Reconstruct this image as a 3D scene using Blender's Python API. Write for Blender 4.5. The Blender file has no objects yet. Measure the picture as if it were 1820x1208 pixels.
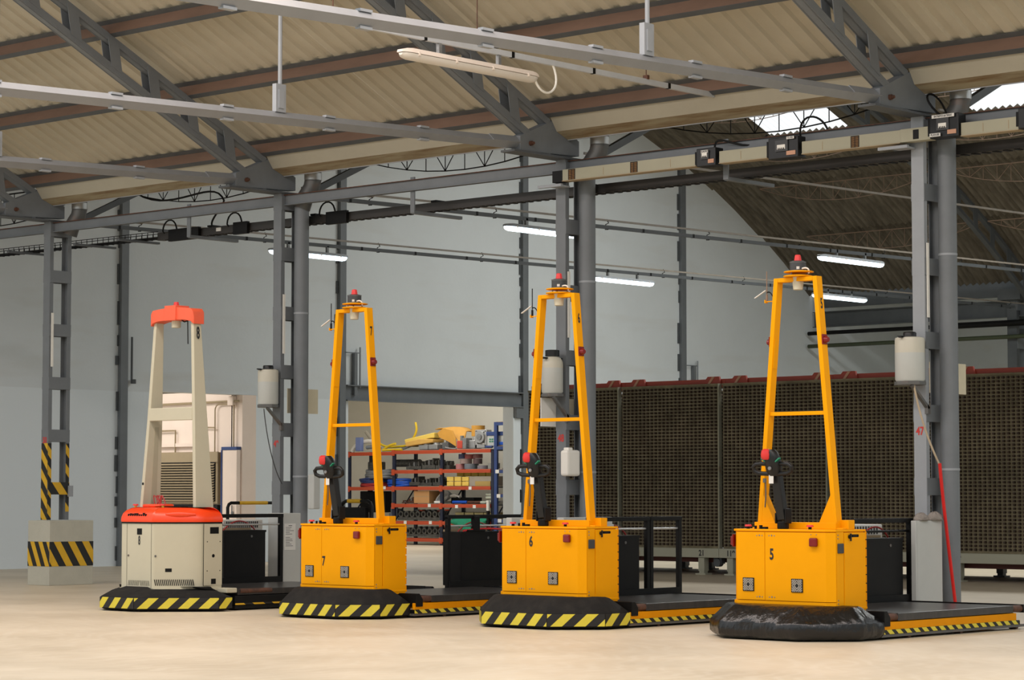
import bpy, bmesh, math, random
from math import sin, cos, pi, sqrt, asin, atan2, radians
from mathutils import Vector, Matrix
random.seed(7)
S = bpy.context.scene
COL = S.collection

# ------------------------------------------------------------------ camera, sky, exposure
cam = bpy.data.objects.new('camera', bpy.data.cameras.new('camera'))
COL.objects.link(cam)
cam.location = (14.0067, -21.9694, 1.3336)
cam.rotation_euler = (radians(90 + 3.58761), 0, 0.7341)
cam.data.sensor_width = 36.0
cam.data.lens = 4332.6 / 1820 * 36
cam.data.clip_start = 0.2
cam.data.clip_end = 300
S.camera = cam
W = bpy.data.worlds.new('overcast_sky')
S.world = W
W.use_nodes = True
W.node_tree.nodes['Background'].inputs[0].default_value = (0.93, 0.975, 1.0, 1)
W.node_tree.nodes['Background'].inputs[1].default_value = 1.0
S.view_settings.view_transform = 'Standard'
S.view_settings.look = 'None'
S.view_settings.exposure = 0.27
S.view_settings.gamma = 1.0
S.view_settings.use_curve_mapping = False


def area_light(name, loc, sx, sy, power, color=(1, 1, 1), rot=(0, 0, 0)):
    l = bpy.data.lights.new(name, 'AREA')
    l.shape = 'RECTANGLE'
    l.size = sx
    l.size_y = sy
    l.energy = power
    l.color = color
    o = bpy.data.objects.new(name, l)
    COL.objects.link(o)
    o.location = loc
    o.rotation_euler = rot
    return o


# daylight through the ridge skylight of the front nave
area_light('ridge_skylight_light', (-2, -7.6, 7.9), 24, 1.2, 880, (1, 0.83, 0.74))
area_light('store_fill_light', (-28.5, 17, 4.9), 3, 12, 300, (1, 0.95, 0.88))  # added light that brightens the store room, no known skylight
area_light('passage_fill_light', (-23.5, 6.5, 4.7), 3, 1.5, 135, (1, 0.95, 0.9))  # added light above the passage to lift the pink wall, no real lamp
# unseen light added under the rear vault to brighten the gable wall
area_light('vault_fill_light', (-6, 17.0, 10.2), 20, 2.0, 1350, (0.98, 1, 0.97))

# ------------------------------------------------------------------ materials


def lin(c):
    c = c / 255.0
    return c / 12.92 if c <= 0.04045 else ((c + 0.055) / 1.055) ** 2.4


def rgb(t):
    return (lin(t[0]), lin(t[1]), lin(t[2]), 1)


def mat(name, col, rough=0.6, metal=0.0, var=0.10, scale=6.0, col2=None, bump=0.0, bscale=40.0, thr=(0.35, 0.7), stretch=(1, 1, 1), spec=0.5):
    m = bpy.data.materials.new(name)
    m.use_nodes = True
    n = m.node_tree.nodes
    L = m.node_tree.links
    b = n['Principled BSDF']
    b.inputs['Roughness'].default_value = rough
    b.inputs['Metallic'].default_value = metal
    b.inputs['Specular IOR Level'].default_value = spec
    tc = n.new('ShaderNodeNewGeometry')
    mp = n.new('ShaderNodeMapping')
    mp.inputs['Scale'].default_value = stretch
    L.new(tc.outputs['Position'], mp.inputs[0])
    nz = n.new('ShaderNodeTexNoise')
    nz.inputs['Scale'].default_value = scale
    nz.inputs['Detail'].default_value = 6
    nz.inputs['Roughness'].default_value = 0.65
    L.new(mp.outputs[0], nz.inputs['Vector'])
    cr = n.new('ShaderNodeValToRGB')
    c1 = rgb(col)
    c2 = rgb(col2) if col2 else tuple(x * (1 - var) for x in c1[:3]) + (1,)
    cr.color_ramp.elements[0].position = thr[0]
    cr.color_ramp.elements[1].position = thr[1]
    cr.color_ramp.elements[0].color = c1
    cr.color_ramp.elements[1].color = c2
    L.new(nz.outputs['Fac'], cr.inputs[0])
    L.new(cr.outputs[0], b.inputs['Base Color'])
    if bump:
        nb = n.new('ShaderNodeTexNoise')
        nb.inputs['Scale'].default_value = bscale
        nb.inputs['Detail'].default_value = 4
        L.new(mp.outputs[0], nb.inputs['Vector'])
        bp = n.new('ShaderNodeBump')
        bp.inputs['Strength'].default_value = bump
        bp.inputs['Distance'].default_value = 0.02
        L.new(nb.outputs['Fac'], bp.inputs['Height'])
        L.new(bp.outputs[0], b.inputs['Normal'])
    return m


def emit(name, col, strength):
    m = bpy.data.materials.new(name)
    m.use_nodes = True
    b = m.node_tree.nodes['Principled BSDF']
    b.inputs['Base Color'].default_value = rgb(col)
    b.inputs['Emission Color'].default_value = rgb(col)
    b.inputs['Emission Strength'].default_value = strength
    return m


STEEL = mat('grey_steel_paint', (112, 117, 121), 0.5, 0.0, 0.14, 3)
STEELD = mat('dark_steel_paint', (82, 86, 89), 0.5, 0.0, 0.2, 3)
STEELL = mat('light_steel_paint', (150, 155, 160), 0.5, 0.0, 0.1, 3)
TIEM = mat('tie_beam_paint', (136, 139, 142), 0.4, 0.0, 0.1, 4)
PURL = mat('red_oxide_steel', (116, 90, 74), 0.6, 0.0, 0.35, 2.5, stretch=(.3, 1, 1))
ROOFM = mat('cream_roof_sheet', (186, 178, 158), 0.55, 0.0, 0.12, 1.3)
GUTM = mat('cream_gutter_sheet', (166, 161, 144), 0.5, 0.0, 0.08, 2)
GUTR = mat('rust_stained_gutter_sheet', (160, 150, 124), 0.6, 0, 0.1, 5, col2=(112, 82, 46), thr=(.42, .72), stretch=(.25, 2, 2))
VAULT = mat('dark_fibre_cement', (112, 106, 94), 0.85, 0, .2, 3, col2=(70, 64, 54), stretch=(3, .5, .5))
RUSTR = mat('rusty_rod', (140, 116, 98), .7, 0, .3, 8)
BLACK = mat('black_steel', (11, 11, 12), .5, 0, .3, 5, col2=(19, 18, 17), spec=.2)
ORD = ['first', 'second', 'third', 'fourth', 'fifth', 'sixth', 'seventh', 'eighth', 'ninth', 'tenth', 'eleventh', 'twelfth']
BLACKT = mat('black_bed_top', (48, 47, 47), .28, .1, .3, 2, col2=(70, 66, 62), thr=(.4, .8), stretch=(1, 6, 1))
BLACKP = mat('black_plastic', (16, 17, 18), .4, spec=.4)
YEL = mat('yellow_paint', (240, 162, 0), .5, 0, .05, 2, spec=.1)
YELD = mat('worn_yellow_paint', (226, 146, 0), .55, 0, .1, 5, spec=.1)
TAPEY = mat('yellow_tape', (216, 200, 58), .5, 0, .1, 12)
TAPEO = mat('yellow_stripe_paint', (214, 168, 26), .55, 0, .12, 9)
TAPEB = mat('black_tape', (20, 19, 18), .55, 0, .3, 9)
FABR = mat('black_bumper_fabric', (30, 29, 28), .85, 0, .25, 7, col2=(46, 44, 40), spec=.2, bump=.5, bscale=9, thr=(.45, .85))
VINYL = mat('black_vinyl_sheet', (16, 16, 17), .27, 0, .2, 4, bump=.9, bscale=12, stretch=(1, 1, .45))
REDL = mat('red_lens', (122, 10, 12), .25, 0, .1)
REDP = mat('red_plastic', (222, 52, 50), .4)
REDHOSE = mat('red_hose', (214, 28, 24), .4)
GREENP = mat('green_plastic', (30, 130, 100), .4)
CREAM = mat('cream_vehicle_paint', (196, 190, 166), .42, 0, .05, 3)
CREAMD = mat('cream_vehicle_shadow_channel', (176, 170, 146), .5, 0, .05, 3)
ORANGE = mat('orange_red_plastic', (246, 70, 22), .32, 0, .05, 3)
ORANGEF = mat('faded_orange_plastic', (238, 96, 62), .5, 0, .1, 5)
WHITE = mat('white_plastic', (232, 230, 222), .45, 0, .04)
TANK = mat('translucent_polyethylene', (198, 194, 178), .4, 0, .06, 4)
LIQ = mat('liquid_in_tank', (188, 191, 186), .4, 0, .05, 4)
ALU = mat('aluminium', (190, 190, 188), .35, .7, .1)
GALV = mat('galvanised_pipe', (96, 96, 94), .45, .3, .25, 5, col2=(120, 92, 74), thr=(.5, .8))
CABG = mat('pale_grey_cabinet', (186, 188, 184), .45, 0, .04)
CHG = mat('charger_grey_white', (206, 205, 198), .45, 0, .05)
BLUEP = mat('blue_label', (40, 140, 210), .4)
PAPER = mat('paper', (222, 221, 216), .7)
INK = mat('printed_ink', (34, 34, 36), .6)
REDINK = mat('red_stencil_paint', (196, 50, 44), .6)
BEIGE = mat('beige_busbar_paint', (160, 157, 135), .5, 0, .05, 3)
BROWNV = mat('brown_vent', (120, 82, 30), .6)
SALMON = mat('salmon_label', (198, 150, 122), .6)
BOARD = mat('cream_board', (214, 205, 178), .7, 0, .08, 6)
PANEL = mat('roller_rack_plate', (140, 130, 102), .75, 0, .25, 4, col2=(104, 95, 72))
UNDER = mat('dark_red_underframe', (92, 48, 42), .7)
PEG = mat('dark_roller_end', (52, 41, 33), .6, 0, .4, 30, col2=(74, 54, 40))
LEDGE = mat('pale_green_grey_steel', (168, 167, 148), .6, 0, .1, 3, col2=(140, 92, 56), thr=(.62, .8))
REDFR = mat('red_oxide_frame', (176, 72, 56), .55, 0, .15, 3)
NAVY = mat('navy_rack_paint', (26, 33, 54), .5)
BLUER = mat('blue_rack_paint', (44, 66, 120), .5)
ORR = mat('orange_rack_paint', (180, 72, 38), .5, 0, .1)
WOODB = mat('chipboard', (150, 110, 72), .8)
CARD = mat('cardboard', (188, 142, 92), .8, 0, .05)
FOAM = mat('yellow_foam', (228, 196, 92), .85, 0, .08)
FOAMD = mat('tan_foam', (208, 164, 84), .85, 0, .08)
LEATH = mat('ochre_rubber_sheet', (204, 148, 58), .7, 0, .1)
PINK = mat('pinkish_render_wall', (240, 221, 206), .85, 0, .05, 2)
LOUV = mat('louvre_tan_paint', (160, 142, 112), .6, 0, .08)
BLUEH = mat('blue_hose', (24, 84, 190), .45)
GREYH = mat('grey_hose', (120, 122, 124), .5)
NAVYH = mat('navy_hose', (40, 54, 100), .5)
REDH2 = mat('dull_red_hose', (176, 56, 54), .5)
YELH = mat('yellow_hose', (222, 188, 40), .45)
CONC = mat('painted_concrete', (182, 180, 166), .8, 0, .08, 5, bump=.2)
LAMPON = emit('lit_fluorescent_diffuser', (226, 246, 255), 5.0)
DIFF = mat('frosted_diffuser', (216, 210, 200), .35, 0, .03)
CASE = mat('lamp_housing', (234, 222, 210), .45, 0, .03)
RUSTC = mat('rusty_roller', (104, 66, 48), .65, .2, .4, 15, col2=(60, 44, 36))
DARKG = mat('dark_grey_plastic', (58, 60, 62), .5)
GRBAR = mat('grille_bars', (158, 152, 142), .6)
METC = mat('cast_metal', (142, 144, 144), .5, .4, .35, 20)
METD = mat('dark_machine_parts', (58, 58, 56), .5, .3, .5, 25, col2=(110, 108, 100))


def wall_material():
    m = mat('grey_painted_wall', (215, 221, 224), .85, 0, .05, .8, bump=.12, bscale=18)
    n = m.node_tree.nodes
    L = m.node_tree.links
    b = n['Principled BSDF']
    old = b.inputs['Base Color'].links[0].from_socket
    g = n.new('ShaderNodeNewGeometry')
    sx = n.new('ShaderNodeSeparateXYZ')
    L.new(g.outputs['Position'], sx.inputs[0])
    gt = n.new('ShaderNodeMath')
    gt.operation = 'LESS_THAN'
    gt.inputs[1].default_value = 3.2
    L.new(sx.outputs['Z'], gt.inputs[0])
    mx = n.new('ShaderNodeMix')
    mx.data_type = 'RGBA'
    L.new(gt.outputs[0], mx.inputs[0])
    # brownish damp stains in horizontal bands
    mp = n.new('ShaderNodeMapping')
    mp.inputs['Scale'].default_value = (1, .25, 1.6)
    L.new(g.outputs['Position'], mp.inputs[0])
    nz = n.new('ShaderNodeTexNoise')
    nz.inputs['Scale'].default_value = 1.3
    nz.inputs['Detail'].default_value = 7
    L.new(mp.outputs[0], nz.inputs['Vector'])
    rp = n.new('ShaderNodeMapRange')
    rp.inputs[1].default_value = .56
    rp.inputs[2].default_value = .78
    rp.inputs[4].default_value = .2
    L.new(nz.outputs['Fac'], rp.inputs[0])
    st = n.new('ShaderNodeMix')
    st.data_type = 'RGBA'
    L.new(rp.outputs[0], st.inputs[0])
    L.new(old, st.inputs[6])
    st.inputs[7].default_value = rgb((176, 160, 132))
    L.new(st.outputs[2], mx.inputs[6])
    mx.inputs[7].default_value = rgb((222, 229, 233))
    L.new(mx.outputs[2], b.inputs['Base Color'])
    return m


WALLM = wall_material()


def floor_material():
    m = mat('worn_concrete_floor', (216, 201, 176), .5, 0, .1, .35, col2=(190, 174, 148), thr=(.38, .68))
    n = m.node_tree.nodes
    L = m.node_tree.links
    b = n['Principled BSDF']
    old = b.inputs['Base Color'].links[0].from_socket
    g = n.new('ShaderNodeNewGeometry')
    # sweeping scrub marks
    wv = n.new('ShaderNodeTexWave')
    wv.wave_type = 'RINGS'
    wv.rings_direction = 'SPHERICAL'
    wv.inputs['Scale'].default_value = 2.3
    wv.inputs['Distortion'].default_value = 14.0
    wv.inputs['Detail'].default_value = 4
    wv.inputs['Detail Scale'].default_value = .8
    mp = n.new('ShaderNodeMapping')
    mp.inputs['Location'].default_value = (5, 9, 0)
    mp.inputs['Scale'].default_value = (.6, 1, 1)
    L.new(g.outputs['Position'], mp.inputs[0])
    L.new(mp.outputs[0], wv.inputs['Vector'])
    nz = n.new('ShaderNodeTexNoise')
    nz.inputs['Scale'].default_value = 1.1
    nz.inputs['Detail'].default_value = 8
    L.new(g.outputs['Position'], nz.inputs['Vector'])
    mu = n.new('ShaderNodeMath')
    mu.operation = 'MULTIPLY'
    L.new(wv.outputs['Fac'], mu.inputs[0])
    L.new(nz.outputs['Fac'], mu.inputs[1])
    rp = n.new('ShaderNodeMapRange')
    rp.inputs[1].default_value = .2
    rp.inputs[2].default_value = .6
    rp.inputs[4].default_value = .22
    L.new(mu.outputs[0], rp.inputs[0])
    mx = n.new('ShaderNodeMix')
    mx.data_type = 'RGBA'
    L.new(rp.outputs[0], mx.inputs[0])
    L.new(old, mx.inputs[6])
    mx.inputs[7].default_value = rgb((226, 216, 198))
    L.new(mx.outputs[2], b.inputs['Base Color'])
    rr = n.new('ShaderNodeMapRange')
    rr.inputs[3].default_value = .32
    rr.inputs[4].default_value = .62
    L.new(nz.outputs['Fac'], rr.inputs[0])
    L.new(rr.outputs[0], b.inputs['Roughness'])
    return m


FLOORM = floor_material()


def clear_sheet():
    m = bpy.data.materials.new('skylight_polycarbonate')
    m.use_nodes = True
    n = m.node_tree.nodes
    L = m.node_tree.links
    b = n['Principled BSDF']
    b.inputs['Base Color'].default_value = (.95, .95, .93, 1)
    b.inputs['Roughness'].default_value = .4
    t = n.new('ShaderNodeBsdfTransparent')
    mx = n.new('ShaderNodeMixShader')
    mx.inputs[0].default_value = .15
    L.new(t.outputs[0], mx.inputs[1])
    L.new(b.outputs[0], mx.inputs[2])
    L.new(mx.outputs[0], n['Material Output'].inputs[0])
    return m


CLEAR = clear_sheet()

# ------------------------------------------------------------------ mesh helpers
OFF = {}


class MB:
    def __init__(s):
        s.v = []
        s.f = []
        s.m = []

    def add(s, vs, fs, mi=0):
        b = len(s.v)
        s.v += [tuple(p) for p in vs]
        for f in fs:
            s.f.append(tuple(b + i for i in f))
            s.m.append(mi)
        return s

    def box(s, x0, x1, y0, y1, z0, z1, mi=0):
        return s.add([(x0, y0, z0), (x1, y0, z0), (x1, y1, z0), (x0, y1, z0), (x0, y0, z1), (x1, y0, z1), (x1, y1, z1), (x0, y1, z1)],
                     [(0, 3, 2, 1), (4, 5, 6, 7), (0, 1, 5, 4), (1, 2, 6, 5), (2, 3, 7, 6), (3, 0, 4, 7)], mi)

    def prism(s, pts, ax, a, b, mi=0):
        def P(p, t):
            return (t, p[0], p[1]) if ax == 'x' else (p[0], t, p[1]) if ax == 'y' else (p[0], p[1], t)
        n = len(pts)
        return s.add([P(p, a) for p in pts] + [P(p, b) for p in pts],
                     [tuple(range(n))[::-1], tuple(range(n, 2 * n))] + [(i, (i + 1) % n, n + (i + 1) % n, n + i) for i in range(n)], mi)

    def strip(s, pts, ax, a, b, mi=0):
        def P(p, t):
            return (t, p[0], p[1]) if ax == 'x' else (p[0], t, p[1]) if ax == 'y' else (p[0], p[1], t)
        n = len(pts)
        return s.add([P(p, a) for p in pts] + [P(p, b) for p in pts], [(i, i + 1, n + i + 1, n + i) for i in range(n - 1)], mi)

    def rings(s, rings, mi=0, cap=True, closed=True):
        n = len(rings[0])
        vs = [p for r in rings for p in r]
        fs = []
        for k in range(len(rings) - 1):
            for i in range(n if closed else n - 1):
                j = (i + 1) % n
                fs.append((k * n + i, k * n + j, (k + 1) * n + j, (k + 1) * n + i))
        if cap:
            fs.append(tuple(range(n))[::-1])
            fs.append(tuple((len(rings) - 1) * n + i for i in range(n)))
        return s.add(vs, fs, mi)

    def cyl(s, p, q, r, n=12, r2=None, mi=0, cap=True):
        p = Vector(p)
        q = Vector(q)
        d = (q - p).normalized()
        a = d.orthogonal().normalized()
        b = d.cross(a)
        r2 = r if r2 is None else r2
        return s.rings([[p + (a * cos(2 * pi * i / n) + b * sin(2 * pi * i / n)) * r for i in range(n)],
                        [q + (a * cos(2 * pi * i / n) + b * sin(2 * pi * i / n)) * r2 for i in range(n)]], mi, cap)

    def lathe(s, c, prof, n=20, mi=0):
        return s.rings([[(c[0] + r * cos(2 * pi * i / n), c[1] + r * sin(2 * pi * i / n), c[2] + z) for i in range(n)] for r, z in prof], mi)

    def tube(s, path, r, n=6, mi=0, closed=False):
        P = [Vector(p) for p in path]
        rr = []
        up = None
        for i, p in enumerate(P):
            if closed:
                d = P[(i + 1) % len(P)] - P[i - 1]
            else:
                d = P[min(i + 1, len(P) - 1)] - P[max(i - 1, 0)]
            d.normalize()
            if up is None:
                up = d.orthogonal().normalized()
            up = (up - d * up.dot(d))
            if up.length < 1e-5:
                up = d.orthogonal()
            up.normalize()
            b = d.cross(up)
            rr.append([p + (up * cos(2 * pi * k / n) + b * sin(2 * pi * k / n)) * r for k in range(n)])
        if closed:
            rr.append(rr[0])
        return s.rings(rr, mi, not closed)

    def bar(s, p, q, w, h, up=(0, 0, 1), mi=0):
        # rectangular bar p->q, w across, h along up
        p = Vector(p)
        q = Vector(q)
        d = (q - p).normalized()
        u = Vector(up)
        u = (u - d * u.dot(d)).normalized()
        a = d.cross(u)
        c = [a * (i * w / 2) + u * (j * h / 2) for i, j in ((-1, -1), (1, -1), (1, 1), (-1, 1))]
        return s.rings([[p + k for k in c], [q + k for k in c]], mi)

    def poly(s, pts, mi=0):
        return s.add(pts, [tuple(range(len(pts)))], mi)

    def stripes(s, o, u, v, w, h, pitch, wid, slant, off=0.0):
        """hazard tape on a flat rectangle: black ground (slot 0), yellow slanted bands (slot 1)"""
        o = Vector(o)
        u = Vector(u).normalized()
        v = Vector(v).normalized()
        nrm = u.cross(v)
        s.poly([o, o + u * w, o + u * w + v * h, o + v * h], 0)
        t = off - abs(slant) - pitch
        while t < w + abs(slant):
            pts = [(t, 0), (t + wid, 0), (t + wid + slant, h), (t + slant, h)]
            for lim, sg in ((0, 1), (w, -1)):
                out = []
                for i in range(len(pts)):
                    a, b = pts[i], pts[(i + 1) % len(pts)]
                    ia, ib = (a[0] - lim) * sg >= 0, (b[0] - lim) * sg >= 0
                    if ia:
                        out.append(a)
                    if ia != ib:
                        k = (lim - a[0]) / (b[0] - a[0])
                        out.append((lim, a[1] + (b[1] - a[1]) * k))
                pts = out
                if len(pts) < 3:
                    break
            if len(pts) >= 3:
                s.poly([o + nrm * .0015 + u * a + v * b for a, b in pts], 1)
            t += pitch
        return s

    def build(s, name, mats, parent=None, smooth=False, bevel=0.0, label=None, kind=None, local=False, recalc=True):
        if not isinstance(mats, (list, tuple)):
            mats = [mats]
        if parent is None:
            xs = [p[0] for p in s.v]
            ys = [p[1] for p in s.v]
            zs = [p[2] for p in s.v]
            off = Vector(((min(xs) + max(xs)) / 2, (min(ys) + max(ys)) / 2, min(zs)))
        else:
            off = Vector((0, 0, 0)) if local else OFF[parent.name]
        me = bpy.data.meshes.new(name)
        me.from_pydata([(p[0] - off.x, p[1] - off.y, p[2] - off.z) for p in s.v], [], s.f)
        for m in mats:
            me.materials.append(m)
        me.polygons.foreach_set('material_index', s.m)
        if recalc:
            bm = bmesh.new()
            bm.from_mesh(me)
            bmesh.ops.recalc_face_normals(bm, faces=bm.faces)
            bm.to_mesh(me)
            bm.free()
        if smooth:
            me.polygons.foreach_set('use_smooth', [True] * len(me.polygons))
            if smooth != 'all':
                me.set_sharp_from_angle(angle=radians(40))
        me.update()
        o = bpy.data.objects.new(name, me)
        COL.objects.link(o)
        if parent is None:
            o.location = off
        else:
            o.parent = parent
        OFF[o.name] = off if not local else OFF[parent.name]
        if bevel:
            b = o.modifiers.new('edge', 'BEVEL')
            b.width = bevel
            b.segments = 2
            b.limit_method = 'ANGLE'
        if label:
            o['label'] = label
        if kind:
            o['kind'] = kind
        return o


def tag(o, label, cat, group=None, kind=None):
    o['label'] = label
    o['category'] = cat
    if group:
        o['group'] = group
    if kind:
        o['kind'] = kind
    return o


def thing(name, label, cat, loc, group=None, kind=None):
    o = bpy.data.objects.new(name, None)
    o.empty_display_size = .1
    COL.objects.link(o)
    o.location = loc
    OFF[o.name] = Vector(loc)
    return tag(o, label, cat, group, kind)


def struct(o):
    o['kind'] = 'structure'
    return o


def copy_tree(root, loc, rz=0.0, label=None, group=None):
    r = root.copy()
    COL.objects.link(r)
    r.location = loc
    r.rotation_euler = (0, 0, rz)
    if label:
        r['label'] = label
    if group:
        r['group'] = group
    for ch in list(root.children):
        c = ch.copy()
        COL.objects.link(c)
        c.parent = r
        for g in list(ch.children):
            d = g.copy()
            COL.objects.link(d)
            d.parent = c
    return r


def text(s, parent, mt, loc, size, rot, sx=1.0, name='number', local=True, extr=.0008, label=None, align='CENTER'):
    cu = bpy.data.curves.new(name, 'FONT')
    cu.body = s
    cu.size = 1
    cu.align_x = align
    cu.align_y = 'CENTER'
    cu.offset = .03
    o = bpy.data.objects.new('tmp', cu)
    COL.objects.link(o)
    me = bpy.data.meshes.new_from_object(o.evaluated_get(bpy.context.evaluated_depsgraph_get()))
    bpy.data.objects.remove(o)
    R = rot.to_4x4() if hasattr(rot, 'to_4x4') else rot
    off = Vector((0, 0, 0)) if local else OFF[parent.name]
    M = Matrix.Translation(Vector(loc) - off) @ R @ Matrix.Diagonal((size * sx, size, size, 1))
    me.transform(M)
    me.materials.clear()
    me.materials.append(mt)
    t = bpy.data.objects.new(name, me)
    COL.objects.link(t)
    t.parent = parent
    OFF[t.name] = OFF[parent.name]
    if label:
        t['label'] = label
    return t


RY = Matrix.Rotation(pi / 2, 3, 'X')                       # text facing -Y
RX = Matrix.Rotation(pi / 2, 3, 'Z') @ Matrix.Rotation(pi / 2, 3, 'X')   # text facing +X


def arc(c, r, a0, a1, n, plane='xz'):
    out = []
    for i in range(n + 1):
        a = a0 + (a1 - a0) * i / n
        if plane == 'xz':
            out.append((c[0] + r * cos(a), c[1], c[2] + r * sin(a)))
        elif plane == 'yz':
            out.append((c[0], c[1] + r * cos(a), c[2] + r * sin(a)))
        else:
            out.append((c[0] + r * cos(a), c[1] + r * sin(a), c[2]))
    return out


def bez(p0, p1, p2, p3, n=14):
    P = [Vector(p) for p in (p0, p1, p2, p3)]
    return [P[0] * (1 - t) ** 3 + P[1] * 3 * t * (1 - t) ** 2 + P[2] * 3 * t * t * (1 - t) + P[3] * t ** 3 for t in (i / n for i in range(n + 1))]


# ------------------------------------------------------------------ vault geometry (rear nave)
VY, VZ, VR = 14.2, -13.6, 24.45


def vz(y, d=0.0):
    return VZ + sqrt((VR - d) ** 2 - (y - VY) ** 2)


# ------------------------------------------------------------------ floor and walls
m = MB().box(-46, 30, -45, 40, -.2, 0)
struct(m.build('floor', FLOORM))

m = MB()
XB = -21.3


def wallpiece(y0, y1, z0, step=.6):
    n = max(1, int((y1 - y0) / step))
    for i in range(n):
        a, b = y0 + (y1 - y0) * i / n, y0 + (y1 - y0) * (i + 1) / n
        t = [(vz(q) + .05) if 0 < q < 28.4 else 6.6 + max(0, -q) * .49 for q in (a, b)]
        m.prism([(a, z0), (b, z0), (b, t[1]), (a, t[0])], 'x', XB - .3, XB)


for y0, y1, z0 in ((-14, 0, 0), (0, 7.34, 0), (7.34, 9.75, 3.22), (9.75, 12.24, 0), (12.24, 17.2, 3.45), (17.2, 28.38, 0)):
    wallpiece(y0, y1, z0)
m.box(XB - .3, XB, 28.38, 33, 0, 6.55)
wall_back = struct(m.build('wall_back', WALLM))
m = MB().box(-21.6, 24, 33, 33.3, 0, 9)
struct(m.build('wall_right', WALLM))
# the hall's other end wall, behind and right of the camera
struct(MB().box(24, 24.3, -29, 33.3, 0, 9).build('wall_end', WALLM))
struct(MB().box(-21.6, 24.3, -29.3, -29, 0, 6).build('wall_left', WALLM))
struct(MB().box(-21.6, 24, 28.6, 33.3, 6.6, 6.7).build('ceiling_rear_aisle', WALLM))

# steel posts embedded in the gable wall, with crumbled mortar edge
for i, y in enumerate((6.42, 11.98, 17.49, 23.07)):
    t = bpy.data.objects.new('trim_%d' % (i + 1), None)
    COL.objects.link(t)
    t.location = (XB, y, 0)
    t['kind'] = 'structure'
    OFF[t.name] = Vector((XB, y, 0))
    top = vz(y) - .05
    MB().box(XB, XB + .09, y - .06, y + .11, 0, top).build('post', STEEL, t, bevel=.006)
    mm = MB()
    z = .1
    while z < top - .3:
        h = random.uniform(.15, .5)
        w = random.uniform(.02, .07)
        mm.box(XB - .001, XB + .03, y - .06 - w, y - .055, z, min(z + h, top))
        z += h + random.uniform(.05, .5)
    mm.build('mortar_edge', STEELD, t)

# lintel beam over the store opening
t = thing('lintel_beam', 'grey steel lintel beam over the opening to the store racks', 'beam', (XB, 14.7, 3.2), kind='thing')
MB().box(XB + .002, XB + .03, 12.1, 17.43, 3.2, 3.5).build('web', STEEL, t)
MB().box(XB + .002, XB + .13, 12.1, 17.43, 3.48, 3.5).build('upper_flange', STEEL, t)
MB().box(XB + .002, XB + .13, 12.1, 17.43, 3.18, 3.2).build('lower_flange', STEEL, t)
MB().box(XB + .032, XB + .1, 17.2, 17.42, 2.95, 3.18).build('bracket', STEEL, t)
m = MB().box(XB - .02, XB + .03, 17.17, 17.43, 0, 2.95)
tag(m.build('opening_jamb', WALLM, bevel=.01), 'white jamb post at the right side of the store opening', 'jamb')

# thin pipe frames fixed on the gable wall
for y, z0, z1, lab in ((12.36, 3.3, 4.15, 'thin grey metal bracket frame beside second wall post above lintel'),
                       (23.48, 3.4, 4.32, 'thin grey metal bracket frame beside fourth wall post behind racks')):
    t = thing('wall_bracket_frame', lab, 'bracket', (XB, y, z0), 'bracket frames on the gable wall')
    MB().box(XB + .02, XB + .1, y - .04, y + .04, z0, z1).build('upright', STEEL, t)
    MB().cyl((XB + .08, y + .13, z0 + .15), (XB + .08, y + .13, z1 + .12), .018, 8).build('rod', STEELL, t)
    MB().bar((XB + .08, y - .3, z1), (XB + .08, y + .13, z1), .02, .02).build('arm', STEEL, t)
m = MB().cyl((XB + .08, 6.62, 3.4), (XB + .08, 6.62, 4.2), .02, 8).cyl((XB + .08, 6.66, 3.34), (XB + .08, 6.66, 3.42), .05, 8)
tag(m.build('wall_conduit', STEELD), 'short dark conduit hanging beside the left wall post', 'conduit')

# ------------------------------------------------------------------ store room and passage behind the gable wall
struct(MB().box(-46, -21.6, 24.9, 25.1, 0, 5.2).build('wall_store_back', mat('store_wall', (214, 208, 192), .85, 0, .05, 1)))
struct(MB().box(-46, -45.8, 2, 25, 0, 5.2).build('wall_store_left', WALLM))
struct(MB().box(-29.5, XB - .28, 9.4, 9.75, 0, 3.3).box(XB - .31, XB + .01, 9.4, 9.752, 0, 3.218).build('wall_passage', PINK))
m = MB().box(-46, -30, 2, 25, 5.0, 5.1).box(-27, -21.6, 2, 25, 5.0, 5.1)
struct(m.build('ceiling_store', WALLM))
# conduits, junction box, louvred unit and cabinet on the pink wall (face at Y=9.4)
t = thing('conduit_run', 'tan conduit run with junction box on the pinkish wall', 'conduit', (-22.4, 9.38, 2.2), 'wall services on the pinkish wall')
MB().tube([(-23.9, 9.34, 3.08), (-21.62, 9.34, 3.1)], .022).build('horizontal_pipe', LOUV, t)
MB().tube([(-21.46, 9.34, 3.1), (-21.32, 9.34, 3.1)], .02).build('horizontal_pipe', LOUV, t)
MB().box(-21.62, -21.46, 9.3, 9.397, 3.02, 3.2).build('junction_box', PINK, t, bevel=.008)
MB().tube([(-21.47, 9.34, 3.03), (-21.47, 9.34, 2.1)], .014).build('drop_pipe', LOUV, t)
MB().tube([(-21.62, 9.34, 3.05), (-21.9, 9.34, 3.05)] + arc((-21.9, 9.34, 2.93), .12, pi / 2, pi, 6) + [(-22.02, 9.34, 2.1)], .014).build('bent_pipe', LOUV, t)
MB().tube([(-22.03, 9.34, 2.6), (-22.6, 9.34, 2.62)], .014).build('branch_pipe', LOUV, t)
t = thing('pipe_loop', 'rectangular tan pipe loop above the louvred unit', 'pipe', (-23.4, 9.38, 2.0), 'wall services on the pinkish wall')
MB().tube([(-24.2, 9.34, 2.56), (-23.2, 9.34, 2.56), (-23.2, 9.34, 2.0)], .018).build('pipe', LOUV, t)
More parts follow.
